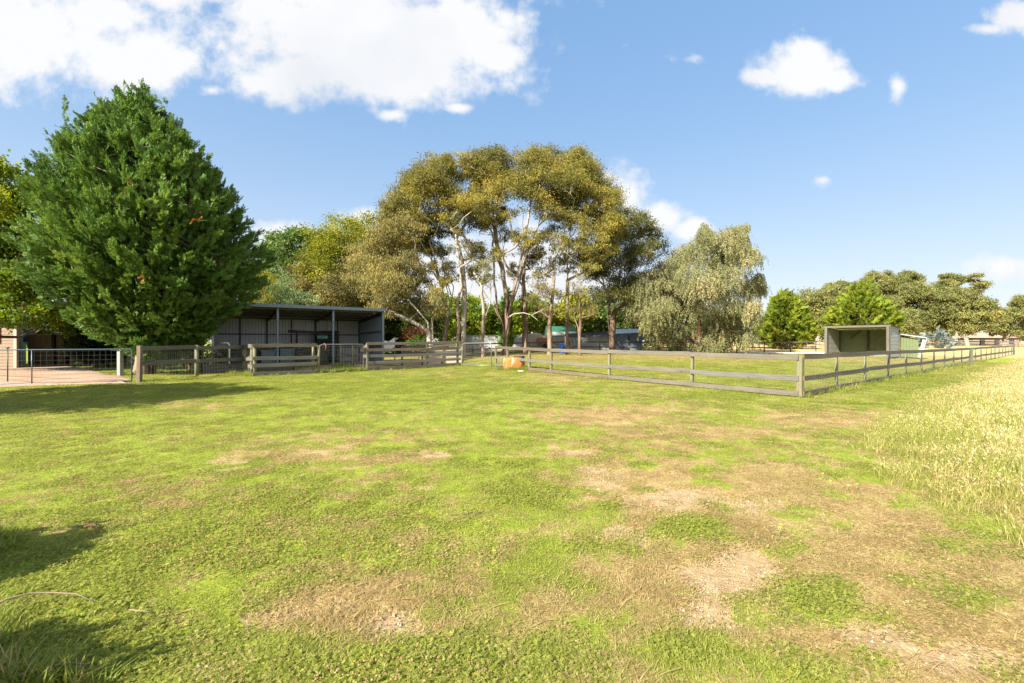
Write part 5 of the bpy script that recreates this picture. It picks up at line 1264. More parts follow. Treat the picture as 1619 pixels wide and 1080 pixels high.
puff_tree('gum_tree', 'tallest broad gum rising from a dark multi stemmed trunk behind the orange trough', 'gum tree', 798, D1, [[zp(752, 940, D1), zp(720, 860, D1), zp(702, 720, D1), zp(700, 590, D1), zp(690, 460, D1)], [zp(770, 920, D1), zp(765, 780, D1 + .4), zp(748, 620, D1 + .8), zp(742, 500, D1 + 1.)], [zp(775, 900, D1 - .3), zp(800, 770, D1 - .4), zp(838, 600, D1 - .6), zp(872, 420, D1 - .4), zp(888, 300, D1)], [zp(752, 940, D1 - .2), zp(700, 840, D1 - .5), zp(660, 780, D1 - .6)], [zp(780, 880, D1 + .5), zp(850, 640, D1 + 1), zp(900, 500, D1 + 1), zp(960, 340, D1 + 1)], [zp(790, 800, D1 - .2), zp(835, 640, D1 - .9), zp(850, 480, D1 - 1.), zp(845, 330, D1 - 1.)], [zp(765, 780, D1), zp(725, 560, D1 + .4), zp(700, 420, D1 + .6), zp(665, 250, D1 + .6)], [zp(800, 760, D1), zp(870, 560, D1 - 1.2), zp(930, 430, D1 - 1.4), zp(985, 330, D1 - 1.4)]],
          C, R_, GUM, BARKD, 360, .26, .085, r, r0=.46, pw=.72, group='gum grove', lift=.06)
r = np.random.default_rng(24); d = 43.
C, R_ = px_puffs([(1080,110,80),(1040,175,85),(1120,150,90),(1180,165,60),(1180,210,80),(1060,265,85),(1150,270,80),(1210,255,85),(1270,290,80),(1240,340,85),(1300,340,60),(1285,420,65),(1200,400,75),(1120,410,60),(1050,410,55),(1000,330,70),(1320,470,55),(1240,470,60),(1000,250,70),(1110,350,65),(1080,520,40),(1140,520,45),(1010,460,45),(1180,560,40),(1060,620,32),(1250,540,50),(1300,560,45),(1180,640,40),(1130,600,40),(1330,420,55)], d, r, 2., **Z)
C, R_ = add_depth(C, R_, r, 1, 2.)
puff_tree('gum_tree', 'gum with a straight grey trunk before the green shed and a wide leafy dome', 'gum tree', 897.5, d, [[zp(1070, 850, d), zp(1072, 620, d), zp(1085, 460, d), zp(1090, 330, d)], [zp(1072, 680, d), zp(1120, 540, d - .6), zp(1200, 460, d - 1)], [zp(1072, 640, d), zp(1020, 500, d + .5), zp(1010, 400, d + .8)]],
          C, R_, GUM, BARK, 360, .26, .085, r, r0=.25, pw=.85, group='gum grove', lift=.05)
r = np.random.default_rng(25); d = 46.
C, R_ = px_puffs([(1380,385,65),(1430,410,65),(1465,480,60),(1400,490,75),(1340,530,75),(1260,580,75),(1200,620,65),(1300,640,85),(1400,600,75),(1440,570,60),(1250,700,70),(1340,720,75),(1180,560,55),(1480,540,50),(1360,790,65),(1420,700,60),(1490,460,40),(1530,490,35),(1230,780,50),(1350,440,60)], d, r, 1.8, **Z)
C, R_ = add_depth(C, R_, r, 1, 1.5)
puff_tree('gum_tree', 'dark sparse gum with a stout trunk next to the pale weeping peppercorn', 'gum tree', 967, d, [[zp(1290, 900, d), zp(1270, 800, d), zp(1240, 660, d), zp(1220, 560, d)], [zp(1300, 900, d), zp(1330, 700, d), zp(1370, 560, d), zp(1390, 450, d)], [zp(1270, 830, d), zp(1190, 770, d - .5)]],
          C, R_, GUMD, BARKD, 260, .28, .09, r, r0=.36, pw=.75, group='gum grove', lift=.06)
r = np.random.default_rng(26); d = 40.
C, R_ = px_puffs([(655,650,55),(620,610,45),(690,600,45),(640,720,45),(600,660,35),(680,700,40),(610,580,40)], d, r, .9, **Z)
puff_tree('gum_tree', 'thin young gum with dangling leaves between the pale stem and the dark trunk', 'gum tree', 764, d, [[zp(650, 880, d), zp(640, 780, d), zp(650, 660, d)], [zp(655, 900, d), zp(685, 780, d), zp(690, 650, d)]], C, R_, GUMD, BARK, 260, .24, .08, r, r0=.17, group='gum grove')
r = np.random.default_rng(27); d = 41.
C, R_ = px_puffs([(1000,640,55),(960,670,50),(1020,560,50),(940,760,55),(990,790,55),(925,690,40),(1040,500,45),(950,860,50),(1000,870,40),(900,800,40)], d, r, 1., **Z)
puff_tree('gum_tree', 'gum with reddish young leaves low on a dark trunk beside the rusty trailer', 'gum tree', 869.5, d, [[zp(985, 900, d), zp(1000, 740, d), zp(1010, 600, d)], [zp(990, 860, d), zp(930, 740, d)]], C, R_, BRN, BARKD, 250, .24, .08, r, r0=.26, group='gum grove')
r = np.random.default_rng(28); d = 43.5
C, R_ = px_puffs([(850,560,45),(880,640,40),(830,700,40),(860,800,45),(900,520,40),(840,860,40)], d, r, 1., **Z)
puff_tree('gum_tree', 'dark thin trunked gum with a leaning stem behind the broad multi stemmed gum', 'gum tree', 829.5, d, [[zp(858, 860, d), zp(850, 700, d), zp(862, 560, d), zp(870, 400, d)], [zp(858, 900, d), zp(920, 740, d), zp(945, 600, d)]], C, R_, GUMD, BARKD, 220, .24, .08, r, r0=.26, group='gum grove')
r = np.random.default_rng(29); d = 40.5
C, R_ = px_puffs([(1130,780,45),(1110,860,40),(1150,700,40),(1170,850,45),(1100,740,35),(1210,870,40)], d, r, .9, **Z)
puff_tree('gum_tree', 'small twin stemmed tree with sparse leaves in front of the white shed', 'gum tree', 917, d, [[zp(1135, 900, d), zp(1125, 780, d), zp(1140, 660, d)], [zp(1125, 950, d), zp(1090, 850, d)]], C, R_, BRN, BARKD, 220, .22, .07, r, r0=.15, group='gum grove')
r = np.random.default_rng(30); d = 38.5
C, R_ = px_puffs([(60,560,85),(130,490,85),(200,440,80),(100,640,95),(180,590,90),(50,690,80),(150,710,80),(230,530,75),(220,650,70),(310,690,60),(270,760,60),(350,730,55),(170,790,60),(230,400,60),(20,620,60),(330,640,50),(260,590,60),(400,760,45),(340,820,45),(80,770,60),(420,850,40)], d, r, 1.6, **Z)
C, R_ = add_depth(C, R_, r, 1, 1.2)
puff_tree('gum_tree', 'drooping brown leaved gum whose pale limbs sweep over the end of the steel shed', 'gum tree', 682, d, [[zp(370, 920, d), zp(310, 850, d), zp(240, 770, d), zp(160, 700, d)], [zp(390, 900, d), zp(350, 800, d + .3), zp(300, 700, d + .5), zp(250, 600, d + .5)], [zp(395, 920, d), zp(420, 800, d - .3), zp(440, 680, d - .3)], [zp(380, 940, d), zp(330, 900, d - .6), zp(290, 850, d - .8)], [zp(390, 930, d), zp(410, 850, d), zp(400, 740, d + .3)]],
          C, R_, BRN, BARKP, 330, .26, .08, r, kind='weep', r0=.25, pw=.82, group='gum grove', lift=-.05)
r = np.random.default_rng(301); d = 40.
C, R_ = px_puffs([(500,560,40),(540,520,35),(480,640,35),(520,700,35),(590,600,35),(470,720,35)], d, r, .9, **Z)
puff_tree('gum_tree', 'thin grey gum stem with few leaves close beside the slender pale gum', 'gum tree', 724, d, [[zp(522, 900, d), zp(515, 820, d), zp(540, 740, d), zp(525, 600, d)]], C, R_, GUMD, BARK, 200, .22, .07, r, r0=.15, group='gum grove')
# bare dead limb
dl = thing('dead_branch', zp(860, 880, 40.), 'bleached dead branch slung low between the gum trunks', 'branch')
mb = MB(); mb.tube([zp(800, 878, 40.), zp(850, 872, 40.), zp(890, 884, 39.8), zp(940, 860, 39.6), zp(968, 842, 39.6)], [.05, .05, .04, .03, .015], 6); mb.tube([zp(890, 884, 39.8), zp(915, 905, 39.7), zp(925, 915, 39.7)], [.03, .02, .01], 5); mb.tube([zp(800, 878, 40.), zp(770, 900, 41.)], [.05, .06], 6)
mb.build('limb', BARKP, dl)

# --- leafy trees behind the shed
def leafy(name, lab, px, d, pf, leafm, seed, n=260, L=.26, Wd=.15, r0=.22, dz=1.6, k=1, kind='leaf', bark=BARKD, group=None, stems=None, twig=3):
    r = np.random.default_rng(seed); C, R_ = px_puffs(pf, d, r, dz); C, R_ = add_depth(C, R_, r, k, dz)
    top = min(p[1] for p in pf); lo = max(p[1] for p in pf)
    x0 = wx(px, d); st = stems or [[(x0, d, wz((top + 2 * lo) / 3, d)), (x0 + r.normal(0, .3), d, wz((2 * top + lo) / 3, d))]]
    return puff_tree(name, lab, 'tree', px, d, st, C, R_, leafm, bark, n, L, Wd, r, kind=kind, r0=r0, group=group, twig=twig, lift=.03)
BG = 'trees behind the steel shed'
leafy('broadleaf_tree', 'dense rounded yellow green tree, highest behind the steel shed', 558, 50, [(520,378,28),(548,362,26),(578,366,28),(600,376,22),(528,405,30),(562,400,32),(594,405,28),(540,436,28),(572,436,30),(510,400,22),(600,435,24),(555,465,26),(585,470,26),(530,465,24),(560,372,20)], YGR, 41, n=230, L=.28, Wd=.14, group=BG)
leafy('broadleaf_tree', 'brownish olive tree with an orange barked limb over the middle of the shed roof', 508, 46, [(480,432,22),(500,440,24),(525,455,24),(500,470,24),(545,470,24),(520,485,20),(490,460,18),(560,455,22),(545,440,22),(540,490,20),(475,450,16),(580,480,24),(565,500,20)], BRN, 42, n=250, L=.26, Wd=.12, group=BG)
leafy('broadleaf_tree', 'tall mid green tree next to the cypress, behind the shed roof', 458, 56, [(448,386,24),(472,374,20),(434,402,24),(492,388,20),(466,408,28),(440,430,24),(490,420,24),(510,385,16),(425,420,20),(470,440,26),(500,445,20),(480,372,14),(430,385,14),(452,455,24)], MGR, 43, n=190, L=.32, Wd=.17, group=BG)
leafy('shrub_tree', 'pale silvery green bushy tree just over the shed roof', 452, 44, [(455,448,20),(440,463,19),(465,468,20),(482,474,16),(426,474,15),(448,480,18),(470,482,16),(410,480,13),(495,480,12)], SIL, 44, n=300, L=.2, Wd=.09, group=BG)
leafy('shrub_tree', 'small yellow leaved tree tucked against the dark side of the cypress', 412, 42, [(414,436,13),(420,452,16),(408,462,15),(425,468,13),(400,450,12),(402,478,14),(428,440,10)], YGR, 45, n=280, L=.2, Wd=.11, r0=.14, group=BG)
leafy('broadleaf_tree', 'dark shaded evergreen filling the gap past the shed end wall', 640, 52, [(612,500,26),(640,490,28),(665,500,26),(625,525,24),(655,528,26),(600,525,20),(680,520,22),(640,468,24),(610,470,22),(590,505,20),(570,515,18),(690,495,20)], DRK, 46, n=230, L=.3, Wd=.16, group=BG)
leafy('flowering_shrub', 'small shrub with pinkish red flowers beside the shed end wall', 655, 43, [(652,522,7),(665,520,6),(640,524,6),(660,528,6)], m_leaf('pink_flower', [(0., (.10, .12, .03)), (.5, (.35, .08, .07)), (1., (.55, .16, .15))]), 47, n=260, L=.14, Wd=.1, r0=.05, dz=.4)
leafy('green_shrub', 'bright green low shrub at the foot of the brown gum', 662, 40.5, [(650,540,9),(665,537,11),(678,541,8),(660,546,9)], CYN, 48, n=300, L=.16, Wd=.1, r0=.05, dz=.5)
# --- hedge of small trees behind the sheet fence
hz = [(705,[(690,505,20),(705,485,20),(715,510,22),(700,530,16),(722,490,16)],HED,'olive green hedge tree behind the drooping brown gum'),
      (742,[(728,500,18),(745,484,20),(755,500,22),(740,518,20),(762,515,16),(735,480,14)],HED,'rounded yellow green hedge tree behind the slender pale gum'),
      (785,[(772,500,18),(788,492,18),(782,515,18),(770,520,14),(798,512,16)],HED,'green hedge tree directly behind the dark multi stemmed trunk'),
      (832,[(818,495,20),(836,488,20),(828,512,20),(848,508,18),(812,518,15),(845,480,16)],HED,'green hedge tree behind the rusty trailer and the leaning stem'),
      (905,[(888,492,20),(906,484,22),(922,488,20),(900,508,20),(918,510,18),(930,500,16),(912,470,18)],YGR,'bright yellow autumn coloured tree above the green shed'),
      (945,[(935,500,16),(950,492,20),(962,505,20),(945,515,18),(975,498,18),(955,480,16)],MGR,'dull green tree above the white lean shed'),
      (1000,[(985,495,20),(1004,490,22),(1020,500,20),(995,515,20),(1015,518,20),(1035,510,18),(985,520,16),(1040,490,18)],DRK,'dark evergreen behind the blue grey tin shed')]
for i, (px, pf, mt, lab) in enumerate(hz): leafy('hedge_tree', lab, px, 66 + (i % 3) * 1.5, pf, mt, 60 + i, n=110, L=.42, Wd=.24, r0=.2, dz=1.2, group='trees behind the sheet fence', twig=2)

# --- weeping peppercorn
r = np.random.default_rng(33); dP = 44.; xP = wx(1105, dP); zP = g1(xP, dP)
pep = thing('peppercorn_tree', (xP, dP, zP), 'big pale grey green weeping peppercorn with strands hanging to the grass behind the rails', 'peppercorn tree')
PL = [(630,85,46),(820,95,44),(925,80,40),(720,140,60),(870,150,55),(630,130,60),(560,230,100),(680,220,105),(800,150,65),(900,130,45),(880,240,105),(950,250,80),(750,330,130),(600,350,130),(450,280,95),(370,350,95),(250,430,105),(180,520,100),(330,500,125),(480,480,135),(650,500,145),(850,420,135),(950,500,95),(150,640,90),(280,650,115),(420,640,115),(560,650,95),(720,640,125),(880,620,115),(960,740,85),(250,780,85),(360,800,95),(480,830,75),(680,820,95),(800,800,95),(900,840,70),(260,880,55),(420,900,55),(680,900,55),(780,910,45),(1000,640,55),(320,400,90)]
C, R_ = px_puffs(PL + [(1040,440,30),(1050,520,30)], dP, r, 2.2, ox=980, oy=340, s=4.696); C2, R2 = add_depth(C, R_, r, 3, 2.0)
sk = Skel((xP, dP, zP - .1), r); sk.stem(0, [(xP + .1, dP, zP + 2.5), (xP - .2, dP, zP + 5), (xP + .3, dP, zP + 7.5)]); sk.stem(0, [(xP - .3, dP, zP + 2.), (xP - 1.5, dP - .5, zP + 5)]); sk.stem(0, [(xP + .5, dP, zP + 2.2), (xP + 2.2, dP + .5, zP + 5)])
for i in np.argsort([np.linalg.norm(np.array(c) - (xP, dP, zP)) for c in C2]): sk.reach(np.array(C2[i]) + (0, 0, .2), lift=-.15)
sk.build('trunk', BARKR, pep, .36, pw=.8)
Ps = []; As = []; Ts = []
for c, (rx, rz) in zip(C2, R2):
    ns = int(54 * rx ** 1.6) + 14; D_ = ndir(ns, r); D_[:, 2] = D_[:, 2] * .9 + .15; S = np.array(c) + D_ * np.array([rx, rx, rz]) * (.5 + .5 * r.random((ns, 1)))
    ct = np.clip(r.normal(.45, .16), 0, 1)
    for p, dd in zip(S, D_):
        Ls = min(.35 + .9 * r.random() ** 1.5, max(.2, p[2] - zP - .15)); k = int(Ls / .08); t = np.arange(k)[:, None] * .08
        sw = np.array([dd[0], dd[1], 0]) * .22; st = p + sw * t - np.array([0, 0, 1.]) * t + sw * .4 * np.sin(t * 1.5)
        Ps.append(np.repeat(st, 2, 0)); m = 2 * k; sg_ = np.tile([1, -1], k)[:, None]; sdv = nrmz(np.array([[-dd[1], dd[0], 0]]) + .01)
        As.append(nrmz(sg_ * sdv * .55 + r.normal(0, .45, (m, 3)) + np.array([0, 0, -.8]))); Ts.append(np.clip(ct + r.normal(0, .05) + r.normal(0, .16, m), 0, 1))
P = np.concatenate(Ps); A_ = np.concatenate(As); T = np.concatenate(Ts); m = len(P)
V, Q = leaf_quads(P, A_, .17 * (.6 + .7 * r.random(m)), .06 * (.7 + .6 * r.random(m)), r)
mesh_np('crown', V, [Q], PEP, pep, attrs={'tint': ('FACE', T)})

# --- cypresses: feathery sprays on rising branches
def spray_kit(seed, k=9):
    r = np.random.default_rng(seed); P = []; A = []; L = []; W_ = []
    for i in range(k):
        t = .08 + .85 * i / k
        for sgn in (-1, 1):
            P.append((t, 0, .04 * math.sin(t * 5))); a = np.array([.75, sgn * (.65 + .2 * r.random()), r.normal(0, .22)]); A.append(unit(a)); L.append((.42 - .25 * t) * (.8 + .4 * r.random())); W_.append(.05)
    P.append((.85, 0, 0)); A.append((1, 0, .1)); L.append(.25); W_.append(.07); P.append((0, 0, 0)); A.append((1, 0, 0)); L.append(.9); W_.append(.05)
    P = np.array(P); A = nrmz(np.array(A, float)); L = np.array(L)[:, None]; W_ = np.array(W_)[:, None]; n = len(P)
    S = nrmz(np.cross(A, np.array([0, 0, 1.]) + r.normal(0, .35, (n, 3))))
    return np.stack([P, P + A * L * .45 + S * W_, P + A * L, P + A * L * .45 - S * W_], 1).reshape(-1, 3)
def cypress(name, lab, px, d, prof, leaders, leafm, seed, size=.62, per=20, reachb=2.4, up=(70, 8), brown=0, extra_tops=(), bark=BARKD, lumps=.14, z0=None, cat='cypress', k=9, group=None, hscale=1.):
    """prof: (photo row, half width, centre column) pairs from the top down"""
    r = np.random.default_rng(seed); x0 = wx(px, d); zg_ = g1(x0, d) if z0 is None else z0
    o = thing(name, (x0, d, zg_), lab, cat, group)
    rows = np.array([p[0] for p in prof], float); hw = np.array([p[1] for p in prof], float) * hscale; cc = np.array([p[2] for p in prof], float)
    py = np.linspace(rows[0], rows[-1], 400); wgt = np.interp(py, rows, hw) ** .9 + 8; cdf = np.cumsum(wgt); cdf /= cdf[-1]
    ro = np.interp(r.random(leaders), cdf, py); th = r.random(leaders) * 6.283
    rad = np.interp(ro, rows, hw) / F * d; cx = (np.interp(ro, rows, cc) - px) / F * d
    lump = 1 + lumps * (fbm(th * 2.2 + 3, ro * .035, seed, 3) - .5) * 2 + r.normal(0, .06, leaders)
    frac = (ro - rows[0]) / (rows[-1] - rows[0]); al = np.radians(up[0] + (up[1] - up[0]) * np.clip(frac * 1.15, 0, 1) ** .7 + r.normal(0, 9, leaders))
    H = np.stack([np.cos(th), np.sin(th), 0 * th], 1); Dl = H * np.cos(al)[:, None] + np.array([0, 0, 1.]) * np.sin(al)[:, None]
    tip = np.stack([x0 + cx, np.full(leaders, d), wz(ro, d)], 1) + H * (rad * lump)[:, None]
    tip[:, 2] = np.maximum(tip[:, 2], zg_ + .3)
    tops = [(np.array(t_), np.array([0, 0, 1.])) for t_ in extra_tops]
    T_ = []; O_ = []; S_ = []; TI = []
    ct = np.clip(.42 + .35 * (fbm(th * 1.6, ro * .03, seed + 5, 3) - .5) * 2 + r.normal(0, .09, leaders), 0, .97)
    for i in range(leaders):
        rb = min(reachb, max(.5, rad[i] * .8)); t = rb * r.random(per) ** 1.15
        bendv = np.array([0, 0, -.12]) * t[:, None] ** 1.5
        p = tip[i] - Dl[i] * t[:, None] + bendv + r.normal(0, .05, (per, 3)) * (1 + t[:, None] * 1.6)
        ax = nrmz(Dl[i] + r.normal(0, .38, (per, 3)) + np.array([0, 0, .28])); T_.append(p); O_.append(ax); S_.append(size * (.55 + .6 * r.random(per)) * (1 - .25 * (t < .15)))
        TI.append(np.clip(ct[i] + r.normal(0, .08, per), 0, 1))
    # inner growth that closes the crown
    ni = int(leaders * per * .32); q_ = r.integers(0, leaders, ni); f_ = .35 + .5 * r.random(ni); base_ = np.stack([x0 + cx[q_], np.full(ni, d), wz(ro[q_], d)], 1)
    T_.append(base_ + H[q_] * (rad[q_] * f_)[:, None] + r.normal(0, .25, (ni, 3))); T_[-1][:, 2] = np.maximum(T_[-1][:, 2], zg_ + .3)
    O_.append(nrmz(Dl[q_] + r.normal(0, .6, (ni, 3)))); S_.append(size * 1.25 * (.7 + .5 * r.random(ni))); TI.append(np.clip(r.normal(.35, .12, ni), 0, 1))
    for tp_, dv in tops:
        m_ = 34; t = 1.7 * r.random(m_); p = tp_ - dv * t[:, None] + r.normal(0, .06, (m_, 3)) * (.6 + t[:, None]); T_.append(p); O_.append(nrmz(dv + r.normal(0, .4, (m_, 3)))); S_.append(size * .7 * (.5 + .5 * r.random(m_))); TI.append(np.clip(r.normal(.5, .1, m_), 0, 1))
    T_ = np.concatenate(T_); O_ = np.concatenate(O_); S_ = np.concatenate(S_); TI = np.concatenate(TI); n = len(T_)
    Bx = O_; By = nrmz(np.cross(ndir(n, r) + np.array([0, 0, .8]), Bx)); Bz = np.cross(Bx, By)
    kits = [spray_kit(seed * 10 + q, k) for q in range(4)]; which = r.integers(0, 4, n); Vs = []; Ti = []
    for q in range(4):
        m_ = which == q; K = kits[q]
        v = T_[m_][:, None, :] + S_[m_][:, None, None] * (K[None, :, 0:1] * Bx[m_][:, None, :] + K[None, :, 1:2] * By[m_][:, None, :] + K[None, :, 2:3] * Bz[m_][:, None, :])
        Vs.append(v.reshape(-1, 3)); nl = len(K) // 4; Ti.append(np.clip(np.repeat(TI[m_], nl) + r.normal(0, .07, m_.sum() * nl), 0, 1))
    V = np.concatenate(Vs); Ti = np.concatenate(Ti)
    mesh_np('crown', V, [np.arange(len(V)).reshape(-1, 4)], leafm, o, attrs={'tint': ('FACE', Ti)})
    # trunk with limbs reaching the leaders
    sk = Skel((x0, d, zg_ - .1), r); topz = wz(rows[0], d); sk.stem(0, [(x0 + cx.mean() * .3, d, zg_ + (topz - zg_) * .5), (x0 + (cc[0] - px) / F * d, d, topz - .6)], seg=.7, wob=.04)
    for i in r.permutation(leaders)[:min(leaders, 140)]:
        zb_ = max(zg_ + .6, tip[i, 2] - math.tan(max(al[i], .1)) * rad[i] * .6); j = int(np.argmin([abs(q[2] - zb_) for q in sk.P[:len(sk.P)]][:40])); sk.stem(j, [tip[i] - Dl[i] * .5], seg=1.2, wob=.04)
    sk.build('trunk', bark, o, .028 * (topz - zg_) + .03, rmin=.012, sides=7)
    if brown:
        bt = []
        for bx, by in brown:
            frac_ = (by - rows[0]) / (rows[-1] - rows[0]); rr = np.interp(by, rows, hw) / F * d; cxx = np.interp(by, rows, cc); ux = np.clip((bx - cxx) / max(np.interp(by, rows, hw), 1), -.92, .92)
            y_ = d - math.sqrt(1 - ux * ux) * rr * 1.0; s_ = d / y_
            zc = wz(by, y_); c = np.array([wx(bx, y_), y_ - .15, zc]); bt.append(c)
        m_ = 4; P_ = np.repeat(np.array(bt), m_, 0) + r.normal(0, .09, (len(bt) * m_, 3)); Ax = nrmz(r.normal(0, .6, P_.shape) + np.array([0, -.5, -.4])); K = kits[0]; Ay = nrmz(np.cross(ndir(len(P_), r), Ax)); Az = np.cross(Ax, Ay); sc = (.18 + .14 * r.random(len(P_)))[:, None, None]
        V = (P_[:, None, :] + sc * (K[None, :, 0:1] * Ax[:, None, :] + K[None, :, 1:2] * Ay[:, None, :] + K[None, :, 2:3] * Az[:, None, :])).reshape(-1, 3)
        q_ = mesh_np('dead_sprays', V, [np.arange(len(V)).reshape(-1, 4)], m_leaf('dead_spray', [(0., (.20, .08, .03)), (1., (.42, .20, .08))], transl=.2), o, attrs={'tint': ('FACE', r.random(len(V) // 4))}); q_['label'] = 'rust brown dead sprays'
    return o
dC = 22.5
cypress('cypress_tree', 'huge dark green feathery cypress towering over the driveway gate and shed end', 228, dC,
        [(160,5,222),(172,20,220),(190,40,219),(210,60,222),(236,84,227),(272,108,228),(312,128,233),(350,142,239),(385,147,247),(420,146,248),(465,129,247),(500,98,246),(527,76,246),(550,62,246)],
        640, CYP, 71, lumps=.22, hscale=.97, size=.46, per=40, reachb=2.6, up=(74, 16), brown=[(238,438),(83,348),(155,230),(208,292),(70,430),(122,470),(165,520),(158,505),(318,350),(88,425)],
        extra_tops=[(wx(203, dC), dC, wz(150, dC)), (wx(250, dC), dC + .4, wz(152, dC)), (wx(150, dC), dC - 1.5, wz(186, dC)), (wx(75, dC), dC, wz(236, dC)), (wx(128, dC), dC + 1, wz(182, dC))])
cypress('golden_cypress', 'rounded bright green cypress standing alone in the hay paddock behind the rails', 1243, 62, [(466,3,1242),(478,16,1242),(492,26,1243),(508,34,1243),(525,40,1243),(538,36,1245),(545,26,1245)], 230, CYG, 72, size=.8, per=15, reachb=2., up=(70, 12), cat='cypress', brown=0)
cypress('golden_cypress', 'yellow tipped broad cypress rising straight above the tin horse shelter', 1361, 58, [(455,3,1361),(470,20,1361),(488,36,1361),(505,46,1361),(522,48,1362),(538,44,1362),(548,34,1362)], 260, CYG, 73, size=.85, per=15, reachb=2.2, up=(70, 12), cat='cypress')
cypress('pencil_pine', 'narrow bright green pencil pine between the dark gum stems', 801, 55, [(462,1.5,801),(480,4.5,801),(505,7.5,801),(535,9,801),(548,7,801)], 90, CYN, 74, size=.5, per=12, reachb=.9, up=(80, 60), cat='pine')
cypress('blue_spruce', 'low silvery blue spruce beyond the horse shelter', 1478, 70, [(524,3,1480),(530,16,1480),(537,28,1478),(543,30,1476),(548,22,1476)], 44, BLU, 75, size=.6, per=9, reachb=1.4, up=(35, 0), cat='spruce', lumps=.3)
cypress('golden_cypress', 'dark clipped conifer hedge bush beside the garage', 148, 28.5, [(520,4,148),(528,22,150),(540,32,152),(552,34,152),(562,26,152)], 90, m_leaf('dark_conifer', [(0., (.012, .022, .008)), (1., (.045, .07, .018))], transl=.15), 76, size=.5, per=14, reachb=1., up=(60, 10), cat='bush')

leafy('evergreen_shrub', 'dark low shrub filling the gap between the cypress and the hidden shed end', 300, 25.8, [(285,552,16),(300,548,18),(318,553,16),(335,556,12),(270,558,14),(300,562,14),(322,564,12)], DRK, 53, n=330, L=.17, Wd=.09, r0=.07, dz=.5)
# --- leafy tree over the house, and the shade trees out of frame beside it
r = np.random.default_rng(51); dM = 25.
PM = [(-10,285,38),(20,300,30),(5,330,38),(-40,310,42),(30,345,26),(-20,370,44),(15,400,36),(-50,420,44),(25,440,30),(0,470,34),(45,470,22),(60,490,18),(-30,490,38),(30,492,20),(80,495,16),(-70,360,42),(100,500,14),(-80,460,44),(-95,400,44),(35,380,24),(90,488,16),(15,505,14)]
C, R_ = px_puffs(PM, dM, r, 1.8); C, R_ = add_depth(C, R_, r, 1, 1.6)
puff_tree('maple_tree', 'yellowing broadleaf tree leaning over the weatherboard house at the edge of view', 'maple tree', -20, dM, [[(wx(-18, dM), dM, 3.), (wx(-15, dM), dM, 6.), (wx(-20, dM), dM, 9.)], [(wx(-18, dM), dM, 2.5), (wx(30, dM), dM - .5, 4.)]], C, R_, MAP, BARKD, 620, .20, .15, r, kind='leaf', r0=.3, twig=4)
leafy('broadleaf_tree', 'dark leafy tree behind the paling fence', 72, 36, [(62,500,22),(85,495,22),(105,505,20),(75,515,20),(55,515,18),(100,518,16),(120,500,20)], DRK, 52, n=260, L=.24, Wd=.15, r0=.25)
def shade_tree(x0, d, H, seed, lab):
    r = np.random.default_rng(seed); C = []; R_ = []
    for i in range(34):
        v = ndir(1, r)[0] * (.45 + .5 * r.random()); C.append((x0 + v[0] * H * .30, d + v[1] * H * .30, H * .62 + v[2] * H * .34)); R_.append((H * .10, H * .085))
    px = 809.5 + x0 / d * F
    return puff_tree('shade_tree', lab, 'tree', px, d, [[(x0, d, H * .35), (x0 + .3, d, H * .6)]], C, R_, MGR, BARKD, 200, .26, .16, r, kind='leaf', r0=.25, twig=3)
SHADE = [(-17.6, 6.6, 8.6, 55, 'round shade tree standing out of view beside the driveway gate'), (-18.9, 9.2, 7.2, 56, 'smaller shade tree out of view nearer the house')]
for a in SHADE: shade_tree(*a)
def side_shrub(x0, d, H, seed, lab):
    r = np.random.default_rng(seed); C = []; R_ = []
    for i in range(16):
        v = ndir(1, r)[0] * (.4 + .5 * r.random()); C.append((x0 + v[0] * H * .45, d + v[1] * H * .45, H * .55 + v[2] * H * .36)); R_.append((H * .2, H * .17))
    return puff_tree('garden_shrub', lab, 'shrub', 809.5 + x0 / d * F, d, [[(x0, d, H * .3), (x0 + .03, d, H * .5)]], C, R_, MGR, BARKD, 5200, .075, .045, r, kind='leaf', r0=.03, twig=3, minz=.1)
side_shrub(-4.75, 2.35, 1.15, 57, 'low leafy shrub just out of view, shading the lawn by the dried dung')
side_shrub(-3.15, 1.42, .95, 58, 'smaller leafy shrub just out of view, shading the dry stick')

# --- gums across the far paddocks
def far_gum(px, d, crown, lab, seed, leafm=FARG, k=38, r0=.4, flat=.6, stem_px=None):
    """crown: (centre column, centre row, half width, half height)"""
    r = np.random.default_rng(seed); C = []; R_ = []; cx, cy_, hw, hh = crown
    for i in range(k):
        v = ndir(1, r)[0]; v[2] = v[2] * .95 + .08; v *= (.5 + .45 * r.random())
        pr = min(hw, hh) * (.30 + .18 * r.random()); C.append((wx(cx + v[0] * hw, d), d + v[1] * hw / F * d * .8, wz(cy_ - v[2] * hh, d))); R_.append((pr / F * d, pr / F * d * flat))
    x0 = wx(px, d); sp_ = stem_px or cx
    return puff_tree('far_gum', lab, 'gum tree', px, d, [[(wx((px + sp_) / 2, d), d, wz((540 + cy_) / 2, d)), (wx(sp_, d), d, wz(cy_ + hh * .1, d))]], C, R_, leafm, BARKF, 135, .46, .19, r, r0=r0, group='gums across the far paddock', twig=3, lift=.05, sub=16)
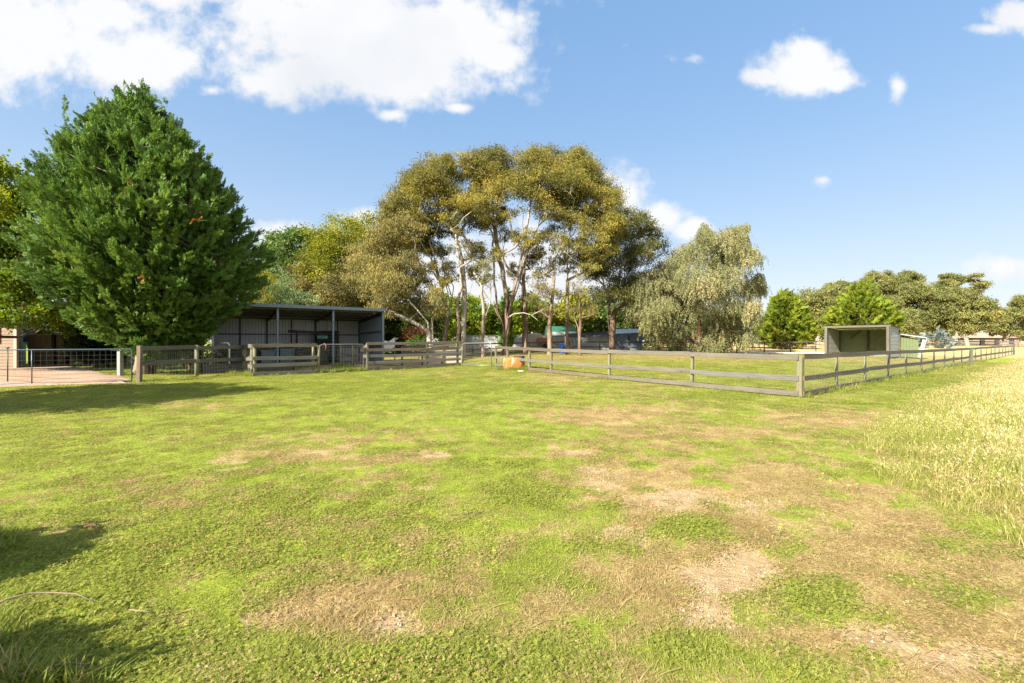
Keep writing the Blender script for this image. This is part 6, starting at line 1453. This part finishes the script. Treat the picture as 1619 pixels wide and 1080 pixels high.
for i, a in enumerate([
    (1292, 96, (1296,492,32,34), 'dark olive gum directly behind the rounded cypress'),
    (1335, 112, (1335,470,34,24), 'gum with a spreading crown between the two bright cypresses'),
    (1398, 118, (1392,456,36,24), 'broad crowned gum rising over the yellow tipped cypress'),
    (1432, 122, (1430,452,26,22), 'pale limbed gum just past the yellow tipped cypress'),
    (1468, 110, (1452,490,34,36), 'wide bushy gum behind the white barge board'),
    (1512, 128, (1516,452,36,20), 'tall umbrella shaped gum standing higher than its neighbours'),
    (1500, 112, (1495,492,34,34), 'dense gum beneath the tall umbrella gum'),
    (1530, 104, (1538,498,30,34), 'gum with a bright white leaning trunk at the end of the long fence'),
    (1588, 112, (1588,512,34,22), 'low spreading brown gum beside the farmhouse'),
    (1630, 120, (1625,490,24,28), 'gum cut by the edge of view above the long fence end'),
    (1555, 140, (1560,505,26,20), 'small gum in the gap behind the farmhouse roof'),
    (1440, 100, (1428,515,20,20), 'short rounded gum behind the lean-to'),
    (1410, 104, (1408,500,24,26), 'olive gum whose crown touches the horse shelter roof line')]):
    far_gum(a[0], a[1], a[2], a[3], 80 + i, flat=.5 if i == 5 else .85, stem_px=1518 if i == 7 else None)
# wooded rise closing the view behind everything
def belt(name, lab, x0, x1, d, hpx, seed, mat, n):
    r = np.random.default_rng(seed); P = []; 
    px = x0 + (x1 - x0) * r.random(n); dd = d + r.random(n) * 14; top = hpx * (.55 + .45 * fbm(px * .035, px * 0 + seed, seed, 3) * 1.5)
    zz = 540 - (top * r.random(n) ** .7)
    Pt = np.stack([wx(px, dd), dd, np.array([wz(a, b) for a, b in zip(zz, dd)])], 1)
    T = np.clip(fbm(px * .06, zz * .06, seed, 3) + r.normal(0, .15, n), 0, 1); A = nrmz(r.normal(0, 1, (n, 3)))
    V, Q = leaf_quads(Pt, A, 1.3 * (.6 + .7 * r.random(n)), .8, r)
    o = mesh_np(name, V, [Q], mat, loc=(0, 0, 0), attrs={'tint': ('FACE', T)}); tag(o, lab, 'trees', kind='stuff')
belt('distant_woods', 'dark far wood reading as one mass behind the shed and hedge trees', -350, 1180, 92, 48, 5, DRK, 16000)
belt('distant_scrub', 'low olive scrub along the far edge of the hay paddocks', 1190, 1750, 150, 30, 6, FARG, 9000)
